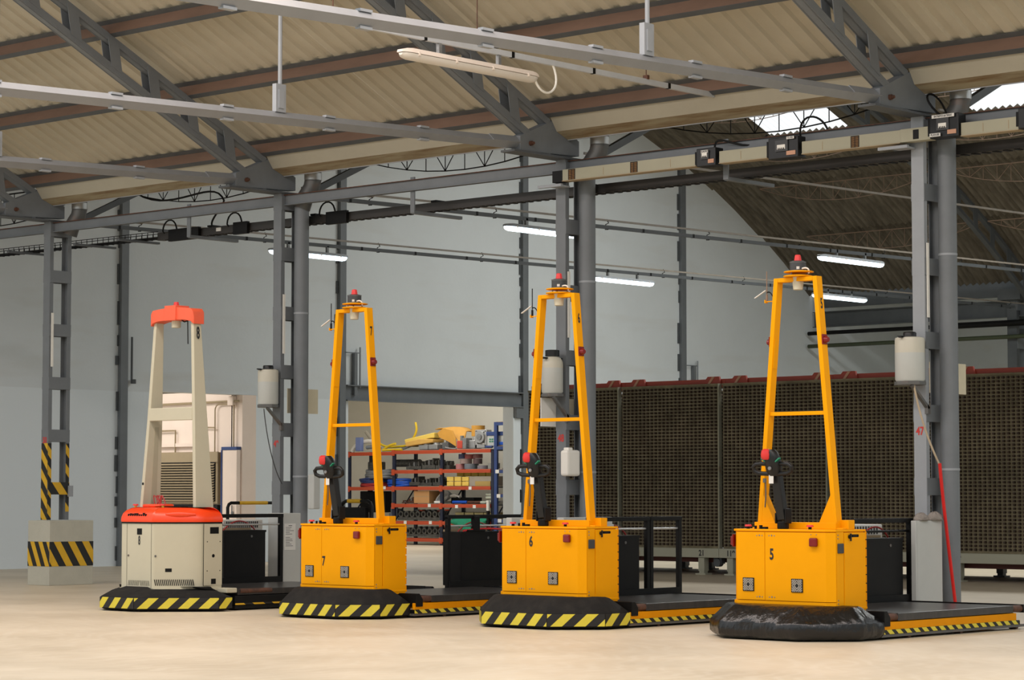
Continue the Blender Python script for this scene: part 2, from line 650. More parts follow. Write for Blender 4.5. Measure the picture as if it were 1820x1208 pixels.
MB().box(-24.2, -22.6, 9.33, 9.397, 2.24, 2.31).build('cable_duct', PINK, t)
t = thing('louvred_unit', 'tan louvred metal unit on the pinkish passage wall', 'vent unit', (-22.75, 9.2, .9))
MB().box(-23.68, -21.83, 9.25, 9.397, 1.12, 2.12).build('casing', LOUV, t, bevel=.01)
MB().box(-23.62, -21.89, 9.235, 9.25, 1.17, 1.93).build('dark_opening', BLACK, t)
MB().box(-23.7, -21.8, 9.22, 9.25, 1.93, 2.13).build('head_frame', LOUV, t)
for i in range(15):
    z = 1.18 + i * .05
    MB().prism([(9.24, z + .03), (9.2, z), (9.205, z - .006), (9.245, z + .024)], 'x', -23.62, -21.9).build('slat', LOUV, t)
MB().box(-23.68, -21.85, 9.27, 9.38, 0, 1.1).build('dark_base', BLACK, t)  # plain black block below the louvred casing
t = thing('passage_cabinet', 'beige cabinet with blue top edge beside pink wall end', 'cabinet', (-21.45, 9.2, 0))
MB().box(-21.74, -21.32, 9.29, 9.395, 0, 2.16).build('body', PINK, t, bevel=.01)
MB().box(-21.76, -21.32, 9.28, 9.395, 2.16, 2.22).build('top_edge', BLUER, t)
MB().box(-21.765, -21.735, 9.275, 9.3, 0, 2.16).build('side_edge', BLUER, t)
MB().cyl((-21.42, 9.29, .95), (-21.42, 9.26, .95), .03, 8).cyl((-21.42, 9.26, .88), (-21.42, 9.26, 1.1), .012, 6).build('latch', METC, t)

# ------------------------------------------------------------------ front nave roof


def rz(y, d=0.0):
    return 5.62 + .49 * (-y) + d


ceil = bpy.data.objects.new('ceiling', None)
COL.objects.link(ceil)
ceil['kind'] = 'structure'
ceil.location = (-7, 0, 5.8)
OFF[ceil.name] = Vector(ceil.location)


def ribs(x0, n, pitch):
    out = []
    for i in range(n):
        x = x0 + i * pitch
        out += [(x, 0), (x + pitch * .42, 0), (x + pitch * .54, .034), (x + pitch * .88, .034)]
    out.append((x0 + n * pitch, 0))
    return out


sheet_me = {}
for r, (ya, yb) in enumerate(((-.25, -1.72), (-1.66, -2.98), (-2.92, -4.26), (-4.2, -5.55), (-5.5, -7.1))):
    for i in range(28):
        x0 = -21.2 + i
        m = MB()
        pr = ribs(x0, 4, .25)
        dz = .165 + .004 * r + random.uniform(0, .003)
        a = [(x, ya, rz(ya, dz + h)) for x, h in pr]
        b = [(x, yb, rz(yb, dz + h)) for x, h in pr]
        n = len(pr)
        m.add(a + b, [(k, k + 1, n + k + 1, n + k) for k in range(n - 1)])
        m.build('roof_sheet', ROOFM, ceil, recalc=False)

for y, lab in ((-.40, 'lowest red oxide purlin just above the cream gutter'), (-1.66, 'second red oxide purlin up from the gutter'),
               (-2.93, 'third red oxide purlin up from the gutter'), (-4.2, 'fourth red oxide purlin up at the picture top'), (-5.5, 'fifth red oxide purlin high on the slope')):
    t = thing('roof_purlin', lab, 'purlin', (-7, y, rz(y)), 'purlins under the cream roof')
    z = rz(y)
    MB().prism([(y - .012, z + .004), (y + .012, z), (y + .055, z + .15), (y + .035, z + .155)], 'x', -21.2, 6.8).build('web', PURL, t)
    MB().prism([(y - .012, z), (y + .06, z - .035), (y + .065, z - .026), (y - .007, z + .012)], 'x', -21.2, 6.8).build('lower_flange', STEELD, t)
    MB().prism([(y - .04, z + .165), (y + .04, z + .128), (y + .045, z + .137), (y - .03, z + .172)], 'x', -21.2, 6.8).build('upper_flange', STEELD, t)

# gutter between the naves
t = thing('roof_gutter', 'long cream sheet metal gutter with rust stains above the columns', 'gutter', (-7, 0, 5.55))
for k in range(-1, 5):
    a, b = -5 * k + .08, -5 * k + 4.92
    if k == 4:
        a = -21.25
        b = -15.08 - .0
        a, b = -21.25, -20.08
    if k == -1:
        b = 7
    MB().strip([(-.385, 5.875), (-.36, 5.85), (-.2, 5.63), (-.2, 5.63)], 'x', a, b).build('gutter_side', GUTM, t, recalc=False)
    MB().strip([(-.2, 5.63), (0, 5.553), (.3, 5.6), (.45, 5.95)], 'x', a, b).build('gutter_bottom', GUTR, t, recalc=False)
    MB().box(a, b, .0, .02, 5.545, 5.56).build('drip_edge', STEELL, t)

COLLAB = {0: 'grey column and red hose behind the vinyl-skirted vehicle', 1: 'grey column with jerrycan behind the 6 vehicle',
          2: 'grey column between the cream vehicle and the 7 vehicle', 3: 'grey double-post column with hazard stripes standing on painted plinth'}
TRLAB = {0: 'grey roof truss on the column with the red hose', 1: 'grey roof truss above the 6 vehicle, behind the unlit lamp', 2: 'grey roof truss above the cream vehicle', 3: 'grey roof truss on the striped column'}
for k in range(4):
    X = -5.0 * k
    z0 = .94 if k == 3 else 0
    c = thing('support_column', COLLAB[k], 'column', (X, 0, z0), 'columns between the two naves', 'thing')
    # channels: web outwards, flanges inwards
    MB().prism([(X - .075, -.035), (X + .075, -.035), (X + .075, .03), (X + .066, .03), (X + .066, -.024), (X - .066, -.024), (X - .066, .03), (X - .075, .03)], 'z', z0, 5.34).build('front_post', STEEL if k else STEELL, c)  # rightmost column's front post: its brighter light is painted in as paler steel
    MB().prism([(X - .075, .355), (X + .075, .355), (X + .075, .29), (X + .066, .29), (X + .066, .344), (X - .066, .344), (X - .066, .29), (X - .075, .29)], 'z', z0, 5.3).build('rear_post', STEEL, c)
    for z in (.55, 1.31, 2.08, 2.85, 3.63, 4.42, 5.1):
        if z < z0:
            continue
        for sx in (-1, 1):
            MB().box(X + sx * .079 - .004, X + sx * .079 + .004, -.034, .354, z, z + .18).build('batten_plate', STEEL, c)
    text(str(47 + k), c, REDINK, (X - (.0 if k < 3 else 0), -.037, 1.98 if k < 3 else 2.1), .12, RY, .8, 'stencilled_number', False)
    MB().box(X + .084, X + .094, -.01, .03, 3.18, 3.97).build('reflector_strip', WHITE, c, label='white vertical reflector strip')
    if k == 3:
        m = MB()
        m.stripes((X + .075, -.037, .94), (0, 0, 1), (-1, 0, 0), 1.12, .15, .285, .14, .19, .05)
        m.stripes((X + .0765, .03, .94), (0, 0, 1), (0, -1, 0), 1.12, .065, .285, .14, .08, .1)
        m.stripes((X + .0765, .355, 1.06), (0, 0, 1), (0, -1, 0), 1.0, .065, .285, .14, .08, .0)
        m.build('hazard_stripes', [TAPEB, TAPEO], c)
        m = MB()
        m.stripes((X + .085, -.034, 1.31), (0, 1, 0), (0, 0, 1), .388, .18, .3, .15, -.14, .05)
        m.build('batten_stripes', [TAPEB, TAPEO], c)
        MB().box(X + .08, X + .12, .33, .4, 1.28, 1.44).build('small_box', STEELL, c)
    # truss
    t = thing('roof_truss', TRLAB[k], 'truss', (X, -.3, 5.33), 'trusses of the front nave', 'thing')
    MB().prism([(-.84, 5.335), (-.84, 5.515), (-.24, 5.765), (-.19, 5.76), (.225, 5.555), (.225, 5.375)], 'x', X - .07, X + .07).build('gusset_plate', STEEL, t, bevel=.004)
    MB().box(X - .11, X + .11, -.98, .27, 5.315, 5.34).build('base_plate', STEELD, t)
    MB().cyl((X + .07, -.66, 5.44), (X + .10, -.66, 5.44), .03, 10).cyl((X + .10, -.66, 5.44), (X + .13, -.66, 5.44), .018, 8).build('pin', RUSTC, t)

    def chord(nm, off, h):
        y0, y1 = -.3, -8.6
        pts = [(y0, 5.17 + off - .49 * y0), (y1, 5.17 + off - .49 * y1), (y1, 5.17 + off - .49 * y1 + h), (y0, 5.17 + off - .49 * y0 + h)]
        mm = MB()
        for sx in (-1, 1):
            mm.prism(pts, 'x', X + sx * .055 - .012, X + sx * .055 + .012)
        mm.prism([(p[0], p[1]) for p in pts[:2]] + [(pts[1][0], pts[1][1] + .012), (pts[0][0], pts[0][1] + .012)], 'x', X - .055, X + .055)
        mm.build(nm, STEEL, t)
    chord('lower_chord', 0, .1)
    chord('upper_chord', .36, .09)
    for i in range(12):
        y = -.92 - i * .635
        zc = 5.17 - .49 * y
        for sx in (-1, 1):
            mm = MB().prism([(y - .085, zc + .06 + .0417), (y + .085, zc + .06 - .0417), (y + .02, zc + .43 - .03), (y - .15, zc + .43 + .05)], 'x', X + sx * .072 - .004, X + sx * .072 + .004)
            mm.build('batten_plate', STEEL, t)
    # tie beam
    ty = lambda y: 5.465 + (y + .86) * .036
    MB().bar((X, -.86, 5.43), (X, -28.9, 5.43 + (-28.04) * .036), .098, .098, (1, 0, 1)).build('tie_beam', TIEM, t)
    MB().bar((X, -.8, 5.44), (X, -1.3, 5.42), .108, .108, (1, 0, 1)).build('tie_sleeve', TIEM, t)
    for i in range(8):
        y = -2.4 - i * 1.46
        zc = 5.43 + (y + .86) * .036
        MB().box(X - .03, X + .03, y - .07, y + .07, zc - .083, zc - .06).build('clip', STEELL, t)
        MB().box(X - .03, X + .03, y - .07, y + .07, zc + .06, zc + .083).build('clip', STEELL, t)
    zc = 5.43 + (-4.55 + .86) * .036
    mm = MB().cyl((X, -4.58, zc + .1), (X, -4.58, rz(-4.58)), .022, 8)
    mm.build('hanger_rod', STEELL, t)
    MB().box(X - .03, X + .03, -4.66, -4.52, zc + .06, zc + .36).box(X + .03, X + .045, -4.63, -4.56, zc + .1, zc + .3).build('hanger_bracket', STEELL, t)

# plinth under the striped column
t = thing('column_plinth', 'painted concrete plinth with hazard stripe band under striped column', 'plinth', (-14.73, .12, 0))
t.location = (-14.74, .12, 0)
PX0, PX1, PY0, PY1 = -15.06, -14.55, -.27, .52
OFF[t.name] = Vector(t.location)
MB().box(PX0, PX1, PY0, PY1, 0, .935).build('block', CONC, t, bevel=.008)
m = MB()
m.stripes((PX0, PY0 - .003, .275), (1, 0, 0), (0, 0, 1), PX1 - PX0, .355, .19, .095, -.17, .02)
m.stripes((PX1 + .003, PY0, .275), (0, 1, 0), (0, 0, 1), PY1 - PY0, .355, .255, .125, -.23, .02)
m.build('hazard_band', [TAPEB, TAPEO], t)

# eave beam along the column row
t = thing('eave_beam', 'long grey steel beam running along the column heads', 'beam', (-7, .07, 5.16), kind='thing')
MB().box(-21.25, 6.8, .035, .05, 5.16, 5.3).build('web', STEEL, t)
MB().box(-21.25, 6.8, -.0, .09, 5.292, 5.3).build('upper_flange', RUSTC, t)
MB().box(-21.25, 6.8, -.0, .09, 5.16, 5.168).build('lower_flange', STEEL, t)
for x, lab in ((-11.92, 'grey drop bracket holding the black busbar left of column 49'), (-7.57, 'grey drop bracket holding the black busbar between columns 48 and 49'), (-2.6, 'grey drop bracket behind the beige busbar')):
    t = thing('drop_bracket', lab, 'bracket', (x, .1, 4.9), 'drop brackets on the eave beam')
    MB().box(x - .035, x + .035, .052, .07, 4.88, 5.34).build('drop_strap', STEEL, t)
    MB().box(x - .03, x + .03, .07, .95, 4.87, 4.91).build('arm', STEEL, t)

# drainpipes
for k, lab in ((0, 'thick grey drainpipe beside the red hose'), (1, 'thick grey drainpipe behind the 6 vehicle'), (2, 'thick grey drainpipe between cream and 7 vehicles'), (3, 'short rusty drain elbow at the striped column')):
    X = -5.0 * k + .21
    Y = .21
    t = thing('drainpipe', lab, 'pipe', (X, Y, 0 if k < 3 else 5.1), 'drainpipes from the gutter')
    pth = [(X + .13, Y + .08, 5.62), (X + .13, Y + .08, 5.5), (X + .11, Y + .07, 5.4), (X + .04, Y + .03, 5.28), (X, Y, 5.12)]
    MB().tube(pth, .112, 14).build('elbow', GALV, t, smooth=True)
    MB().cyl((X + .13, Y + .08, 5.5), (X + .13, Y + .08, 5.59), .118, 14).build('collar', ALU, t, smooth=True)
    if k < 3:
        MB().cyl((X, Y, 0), (X, Y, 5.18), .098, 20).build('pipe', STEEL, t, smooth=True)
        for z in ((1.58, 3.85) if k != 2 else (1.55, 3.72)):
            MB().cyl((X, Y, z - .012), (X, Y, z + .012), .102, 20).build('joint_ring', STEELL, t, smooth=True)

# ------------------------------------------------------------------ busbars and cable tray
t = thing('beige_busbar', 'beige busbar trunking along the right half of column row', 'busbar', (-1.4, -.14, 5.03))
for a, b in ((-4.83, -2.83), (-2.5, -1.83), (-1.37, -.1), (.64, 1.32), (1.66, 6)):
    MB().box(a, b, -.2, -.09, 5.03, 5.165).build('trunking', BEIGE, t, bevel=.003)
    MB().box(a, b, -.21, -.08, 5.024, 5.032).build('lower_lip', LOUV, t)
MB().box(-5.0, -4.84, -.19, -.09, 5.02, 5.16).build('end_cap', BLACK, t, bevel=.004)
MB().box(-.1, .27, -.205, -.09, 5.03, 5.17).build('joint_cover', BEIGE, t, bevel=.003)
MB().box(.06, .13, -.208, -.205, 5.05, 5.15).build('slot', BLACK, t)
for x in (-4.68, -3.73, -.67):
    m = MB()
    for i in range(2):
        for j in range(7):
            m.box(x - .05 + i * .05, x - .01 + i * .05, -.203, -.2, 5.04 + j * .0165, 5.05 + j * .0165)
    m.box(x - .06, x + .05, -.2015, -.2, 5.035, 5.16, 1)
    m.build('vent', [BROWNV, BLACK], t)
for x in (-4.2, -3.2, -2.2, -1.1, .9, 1.2):
    MB().box(x, x + .006, -.2025, -.2, 5.05, 5.14).build('seam', LOUV, t)
for x, y0, lab in ((-4.95, -.3, 'small grey support arm under left end of the beige busbar'), (-.12, -.3, 'small grey support arm under the joint cover of beige busbar')):
    m = MB().box(x - .25, x + .12, -.23, -.19, 4.965, 5.0).box(x - .1, x + .1, -.2, -.037, 4.97, 4.99)
    tag(m.build('busbar_bracket', STEELL, bevel=.004), lab, 'bracket', 'support arms of the beige busbar')


def tapbox(x0, x1, z0, z1, lab, texts, win=True, loop=None):
    t = thing('tap_off_box', lab, 'switch box', ((x0 + x1) / 2, -.16, z0), 'tap-off boxes on the beige busbar')
    w = x1 - x0
    MB().box(x0, x1, -.23, -.08, z0, z1).build('casing', BLACKP, t, bevel=.008)
    MB().box(x0 - .035, x0, -.21, -.1, z0 + .03, z1 - .03).build('side_clip', BLACK, t)
    if win:
        MB().box(x0 + w * .25, x0 + w * .68, -.245, -.23, z0 + .075, z1 - .03).build('window', DARKG, t, bevel=.004)
        MB().box(x0 + w * .33, x0 + w * .6, -.249, -.245, z0 + .1, z0 + .15).build('breaker', WHITE, t)
        m = MB()
        for i in range(4):
            m.box(x0 + w * (.36 + i * .06), x0 + w * (.39 + i * .06), -.252, -.249, z0 + .095, z0 + .115)
        m.build('switch_levers', BLACK, t)
    MB().box(x0 + w * .62, x0 + w * .92, -.236, -.23, z0 + .03, z0 + .075).build('rating_label', SALMON, t)
    for (s, fx, fz, fw, fh) in texts:
        xx, zz = x0 + w * fx, z0 + (z1 - z0) * fz
        l = MB().box(xx - fw / 2, xx + fw / 2, -.252, -.2465, zz - fh / 2, zz + fh / 2).build('name_label', PAPER, t)
        text(s, l, INK, (xx, -.253, zz), fh * .85, RY, fw / (fh * .85) / max(1, len(s)) * 1.45, 'label_text', False)
    if loop:
        MB().tube(loop, .012, 6).build('cable', BLACK, t, smooth=True)
    return t


tapbox(-2.8, -2.53, 5.01, 5.215, 'small black switch box at left on the beige busbar', [('QUADRO', .48, .8, .1, .03)], True,
       bez((-2.6, -.15, 5.2), (-2.65, -.1, 5.5), (-2.3, .05, 5.05), (-2.05, .1, 5.34)))
tapbox(-1.8, -1.4, 5.0, 5.235, 'wide black switch box over middle of the beige busbar', [('CL-302', .78, .92, .1, .028)], True,
       bez((-1.45, -.1, 5.2), (-1.6, 0, 5.55), (-1.3, .1, 5.55), (-1.25, .15, 5.28)))
tapbox(.28, .63, 5.03, 5.275, 'black switch box with white name strip beside column 47', [('ENTREPOS BATERIAS', .5, .91, .27, .035), ('PLAN-00', .22, .13, .13, .035)], True,
       bez((.42, -.1, 5.26), (.3, -.1, 5.65), (-.1, .0, 5.6), (.3, .0, 5.28)))
tapbox(1.33, 1.65, 5.03, 5.24, 'black switch box at far right end of beige busbar', [], False)

t = thing('black_busbar', 'long black busbar trunking behind the column posts', 'busbar', (-4, .5, 4.95))
MB().box(-13.06, 6.5, .44, .56, 4.94, 5.05).build('trunking', mat('dark_brown_black_metal', (46, 43, 40), .5, 0, .2, 2), t, bevel=.004)
m = MB()
for i in range(150):
    m.box(-12.9 + i * .13, -12.84 + i * .13, .45, .55, 4.932, 4.942)
m.build('lower_teeth', BLACK, t, kind='stuff')
for x in (-12.6, -11.9, -9.8, -7.55, -5.0):
    MB().box(x - .05, x + .05, .42, .58, 5.05, 5.075).build('hanger_clip', BLACK, t)
MB().box(-11.78, -11.68, .434, .44, 4.98, 5.03).build('white_label', PAPER, t)
for x0, x1, lab in ((-11.37, -11.08, 'black tap-off unit with cable loop left of column 49'), (-9.51, -9.12, 'black tap-off unit with cable loop right of column 49'), (-12.75, -12.1, 'black tap-off unit near left end of black busbar')):
    t = thing('busbar_tap', lab, 'switch box', (x0, .5, 4.9), 'tap-off units on the black busbar')
    MB().box(x0, x1, .38, .437, 4.9, 5.07).build('casing', BLACK, t, bevel=.006)
    MB().tube([(x0 - .16, .45, 5.03)] + arc((x0, .41, 5.06), .15, pi, .3, 8) + [(x0 + .16, .41, 5.05)], .012, 6).build('cable', BLACK, t, smooth=True)
t = thing('wire_cable_tray', 'thin wire mesh cable tray running left to the wall', 'cable tray', (-17, .5, 4.96))
m = MB()
for y, z in ((.4, 5.06), (.4, 4.98), (.47, 4.97), (.54, 4.97), (.6, 4.98), (.6, 5.06)):
    m.bar((-21.25, y, z), (-13.0, y, z), .009, .009)
m.build('long_wires', BLACK, t)
m = MB()
for i in range(64):
    x = -21.1 + i * .127
    m.bar((x, .4, 5.06), (x, .4, 4.97), .007, .007, (1, 0, 0))
    m.bar((x, .4, 4.97), (x, .6, 4.97), .007, .007)
    m.bar((x, .6, 4.97), (x, .6, 5.06), .007, .007, (1, 0, 0))
m.build('cross_wires', BLACK, t, kind='stuff')
m = MB().tube([(-21.2, .47, 4.985), (-13, .49, 4.985)], .018).tube([(-21.2, .54, 4.985), (-13, .52, 4.99)], .014)
m.build('cables', BLACK, t)
for hi, x in enumerate((-16.0, -13.4, -14.4)):
    m = MB().box(x - .03, x + .03, .0, .75, 4.93, 4.96)
    tag(m.build('tray_arm', STEELD), ('dark cantilever arm under tray left of the striped column', 'dark cantilever arm at the right end of the cable tray', 'dark cantilever arm under tray right of the striped column')[hi], 'bracket', 'arms under the cable tray')
m = MB().tube(bez((-13.6, .35, 5.75), (-12.9, .4, 5.2), (-11.9, .4, 5.75), (-11.62, .4, 5.45)) + bez((-11.6, .42, 5.4), (-11.6, .4, 5.3), (-11.9, .42, 5.15), (-11.85, .42, 5.07)), .014)
tag(m.build('slack_cable', BLACK, smooth=True), 'slack black cable hanging under gutter between striped column and 49', 'cable')

# ------------------------------------------------------------------ rear vault
vault = bpy.data.objects.new('ceiling_vault', None)
COL.objects.link(vault)
vault['kind'] = 'structure'
vault.location = (-7, 14.2, 8)
OFF[vault.name] = Vector(vault.location)
rows = [28.35, 26.25, 24.35, 22.62, 20.6, 18.5, 16.3, 14.0]


def vsheet(x0, y0, y1, lift, mt, parent, name, nw=6, pitch=.175, seg=2):
    prof = []
    for i in range(nw * 4 + 1):
        prof.append((x0 + i * pitch / 4, .034 * cos(i * pi / 2)))
    m = MB()
    vs = []
    for k in range(seg + 1):
        y = y0 + (y1 - y0) * k / seg
        for x, h in prof:
            d = h + lift * (1 - k / seg)
            vs.append((x, VY + (y - VY) * (1 - d / VR), vz(y) - d))
    n = len(prof)
    m.add(vs, [(k * n + i, k * n + i + 1, (k + 1) * n + i + 1, (k + 1) * n + i) for k in range(seg) for i in range(n - 1)])
    return m.build(name, mt, parent, smooth='all', recalc=False)


for r in range(len(rows) - 1):
    for i in range(28):
        x0 = -21.3 + i * 1.05
        mt, nm = VAULT, 'roof_sheet'
        if r in (3, 4) and (-18.3 <= x0 + .5 <= -15.9 or -13.1 <= x0 + .5 <= -10.6):
            mt, nm = CLEAR, 'skylight_sheet'
        vsheet(x0, rows[r] - .0, rows[r + 1] - .12, .055, mt, vault, nm)
m = MB()
ys = [14.0 - i * 14.2 / 12 for i in range(13)]
m.strip([(y, vz(y)) for y in ys], 'x', -21.3, 8.1)
m.build('upper_sheeting', VAULT, vault, recalc=False)

VL = {0: 'dark arched roof rib starting at the column with red hose', 1: 'dark arched roof rib starting behind the 6 vehicle column', 2: 'dark arched roof rib starting between cream and 7 vehicles', 3: 'dark arched roof rib starting at the striped column', 4: 'dark arched roof rib beside the gable wall'}
for k in range(4):
    X = -5.0 * k
    t = thing('vault_rib', VL[k], 'roof rib', (X, 28.3, 5.9), 'arched ribs of the rear nave', 'thing')
    for nm, d0, d1 in (('upper_chord', .12, .2), ('lower_chord', .5, .58)):
        N = 44
        mm = MB()
        P = []
        for i in range(N + 1):
            y = .25 + (28.15 - .25) * i / N
            P.append((y, d0, d1))
        rr = []
        for y, a, b in P:
            rr.append([(X - .06, y, vz(y, a)), (X + .06, y, vz(y, a)), (X + .06, y, vz(y, b)), (X - .06, y, vz(y, b))])
        mm.rings(rr)
        mm.build(nm, STEELD, t)
    for i in range(18):
        y = 28.0 - i * .72
        mm = MB()
        y2 = y - .18
        mm.prism([(y, vz(y, .16)), (y2, vz(y2, .16)), (y2, vz(y2, .54)), (y, vz(y, .54))], 'x', X + .055, X + .065)
        mm.build('batten_plate', STEELD, t)
    MB().bar((X, .5, 5.36), (X, 1.75, 5.95), .07, .085).build('foot_strut', STEELD, t)
    m = MB().bar((X, .4, 5.44), (X, 28.0, 5.84 if k < 3 else 5.72), .028, .028)
    m.cyl((X, 1.6, 5.46), (X, 1.75, 5.46), .035, 8)
    tag(m.build('tie_rod', mat('pale_worn_rod_%d' % k, (150, 142, 132), .5, .2, .2)), ['long thin tie rod starting at the column with red hose', 'long pale tie rod crossing before the dark vault', 'long thin tie rod starting between cream and 7 vehicles', 'long thin tie rod crossing the rear nave from striped column', 'long thin tie rod close to the gable wall'][k], 'tie rod', 'tie rods of the rear nave')


def joist(x0, x1, y, ztop, depth):
    m = MB()
    N = 14
    bot = []
    for i in range(N + 1):
        s = i / N
        bot.append((x0 + (x1 - x0) * s, y, ztop - depth * (1 - (2 * s - 1) ** 2) - .01))
    for i in range(N):
        m.bar(bot[i], bot[i + 1], .014, .014)
    m.bar((x0, y, ztop), (x1, y, ztop), .03, .02)
    for i in range(1, N - 1):
        a = bot[i]
        m.bar((a[0], y, ztop), a, .009, .009, (0, 1, 0))
        b = bot[i + 1]
        m.bar((a[0], y, ztop) if i % 2 else a, b if i % 2 else (b[0], y, ztop), .009, .009, (0, 1, 0))
    return m


for k in range(4):
    x0 = -5.0 * (k + 1)
    m = joist(x0 + .05, x0 + 4.95, .95, 6.0, .47)
    for xx in (x0 + .05, x0 + 4.95):
        m.bar((xx, .95, 5.98), (xx, .95, 6.42), .02, .02, (1, 0, 0))
    tag(m.build('lattice_purlin', BLACK), ['thin lattice purlin below the gutter right of column 48', 'thin lattice purlin below the gutter between columns 49 and 48', 'thin lattice purlin below the gutter between striped column and 49', 'thin lattice purlin below the gutter left of striped column'][k], 'purlin', 'lattice purlins behind the gutter')
for r, yy in enumerate((26.25, 24.35, 22.62, 20.6, 18.5)):
    for k in range(1, 4):
        x0 = -5.0 * (k + 1)
        m = joist(x0 + .08, x0 + 4.92, yy, vz(yy, .15), .42)
        tag(m.build('vault_lattice_purlin', RUSTR), 'thin rusty lattice purlin, %s row up the vault, %s' % (('lowest', 'second', 'third', 'fourth', 'fifth')[r], ('', 'bay right of the big drainpipe', 'bay left of the big drainpipe', 'bay against the gable wall')[k]), 'purlin', 'lattice purlins under the vault')

# far eave: gutter board, beam, pipes, column
MB_far = MB().box(-21.2, 8, 28.4, 28.5, 5.95, 6.42)
tag(MB_far.build('far_eave_board', STEELD), 'dark grey eave board at far foot of the vault', 'eave board', kind='thing')
t = thing('far_beam', 'broad dark grey beam on the far columns under the vault', 'beam', (-10, 28.4, 5.5), kind='thing')
MB().box(-21.2, 8, 28.36, 28.4, 5.48, 5.84).build('web', STEELD, t)
MB().box(-21.2, 8, 28.28, 28.48, 5.83, 5.85).build('upper_flange', STEELD, t)
MB().box(-21.2, 8, 28.28, 28.48, 5.46, 5.48).build('lower_flange', STEELD, t)
t = thing('black_pipe', 'black flanged pipe under the far beam', 'pipe', (-10, 28.1, 5.28))
MB().cyl((-21.2, 28.1, 5.3), (-17.3, 28.1, 5.3), .05, 10).build('thin_pipe', BLACK, t, smooth=True)
MB().cyl((-17.3, 28.1, 5.3), (8, 28.1, 5.3), .075, 10).build('pipe', BLACK, t, smooth=True)
MB().cyl((-17.36, 28.1, 5.3), (-17.2, 28.1, 5.3), .16, 14).build('flange', BLACK, t, smooth=True)
m = MB().cyl((-21.2, 28.1, 4.98), (8, 28.1, 4.98), .05, 10)
tag(m.build('green_pipe', mat('dark_green_pipe', (62, 70, 48), .5), smooth=True), 'dark green pipe below the black flanged pipe', 'pipe')
for X, lab in ((-15, 'far grey double-post column under the vault foot'),):
    t = thing('far_column', lab, 'column', (X - .5, 28.4, 0), kind='thing')
    for y in (28.25, 28.62):
        MB().box(X - .6, X - .35, y - .06, y + .06, 0, 6).build('post', STEELD if y < 28.5 else STEEL, t)
    for z in (.8, 1.8, 2.8, 3.75, 4.7, 5.6):
        MB().box(X - .35, X - .335, 28.2, 28.68, z, z + .3).build('batten_plate', STEEL, t)
    MB().box(X - .8, X - .2, 28.1, 28.8, 5.85, 6.1).build('cap', STEELD, t)

# ------------------------------------------------------------------ lighting rails and lamps


def rail(X, y0, y1, z, lab, m1, m2, sl=0.0):
    t = thing('lamp_rail', lab, 'rail', (X, (y0 + y1) / 2, z), 'lamp rails')
    zb = z
    MB().bar((X, y0, z + sl * y0), (X, y1, z + sl * y1), .04, .056).build('channel', m1, t)
    y = y0 + .7
    i = 0
    while y < y1:
        z = zb + sl * y
        MB().box(X - .024, X + .024, y - .02, y + .02, z - .03, z + .03).build('joint', BLACK, t)
        if i % 2 == 0 and sl:
            MB().tube([(X, y + .4, z + .13), (X + .02, y + .42, z + .07), (X - .02, y + .4, z + .05), (X - .03, y + .4, z - .03), (X + .03, y + .4, z - .03)], .008, 5).build('hook', BLACK, t)
        y += 1.28
        i += 1
    return t


ZINC = mat('zinc_rail', (196, 200, 204), .45, .1, .1)
rail(-15, .6, 27.5, 5.33, 'lower grey lamp rail crossing the rear nave', STEELD, RUSTR, .0105)
rail(-10, .6, 27.5, 5.33, 'upper grey lamp rail crossing the rear nave', STEELD, RUSTR, .014)
rail(-2.5, -9.5, -.1, 5.79, 'pale steel lamp rail under the cream roof', ZINC, RUSTR)
for hi, y in enumerate((-7.9, -6.2, -4.2, -1.5)):
    m = MB().cyl((-2.5, y, 5.84), (-2.5, y, rz(y)), .006, 5).box(-2.53, -2.47, y - .02, y + .02, 5.815, 5.86)
    tag(m.build('rail_hanger', RUSTC), 'thin hanger wire holding the pale lamp rail, ' + ('at its near end', 'before the unlit lamp', 'above the unlit lamp', 'near the gutter')[hi], 'hanger', 'hangers of the pale lamp rail')


def lamp(X, yc, z, L, lit, lab):
    t = thing('fluorescent_lamp', lab, 'lamp', (X, yc, z), 'fluorescent lamps')
    h = L / 2
    prof = [(-.075, .0), (-.06, .045), (.06, .045), (.075, 0)]
    m = MB()
    R = []
    for y, s, dz in ((-h, .55, -.01), (-h + .05, .85, .02), (-h + .12, 1, .0), (h - .12, 1, .0), (h - .05, .85, .02), (h, .55, -.01)):
        R.append([(X + p * s, yc + y, z + .005 + q * s) for p, q in prof])
    m.rings(R)
    m.build('housing', CASE if not lit else STEELL, t, smooth=True)
    m = MB()
    R = []
    for y, s in ((-h + .01, .4), (-h + .04, .8), (-h + .1, 1), (h - .1, 1), (h - .04, .8), (h - .01, .4)):
        R.append([(X + .068 * s * cos(a), yc + y, z - .062 * s * sin(a)) for a in [pi * i / 8 for i in range(9)]])
    m.rings(R)
    m.build('diffuser', LAMPON if lit else DIFF, t, smooth=True)
    for y in (-.45, .42):
        MB().box(X - .02, X + .02, yc + y - .02, yc + y + .02, z + .05, z + .16).build('clip', METC, t)
    for i in range(4):
        y = -h + .2 + i * (L - .4) / 3
        MB().box(X - .08, X + .08, yc + y - .01, yc + y + .01, z - .015, z + .02).build('catch', CASE, t)
    return t


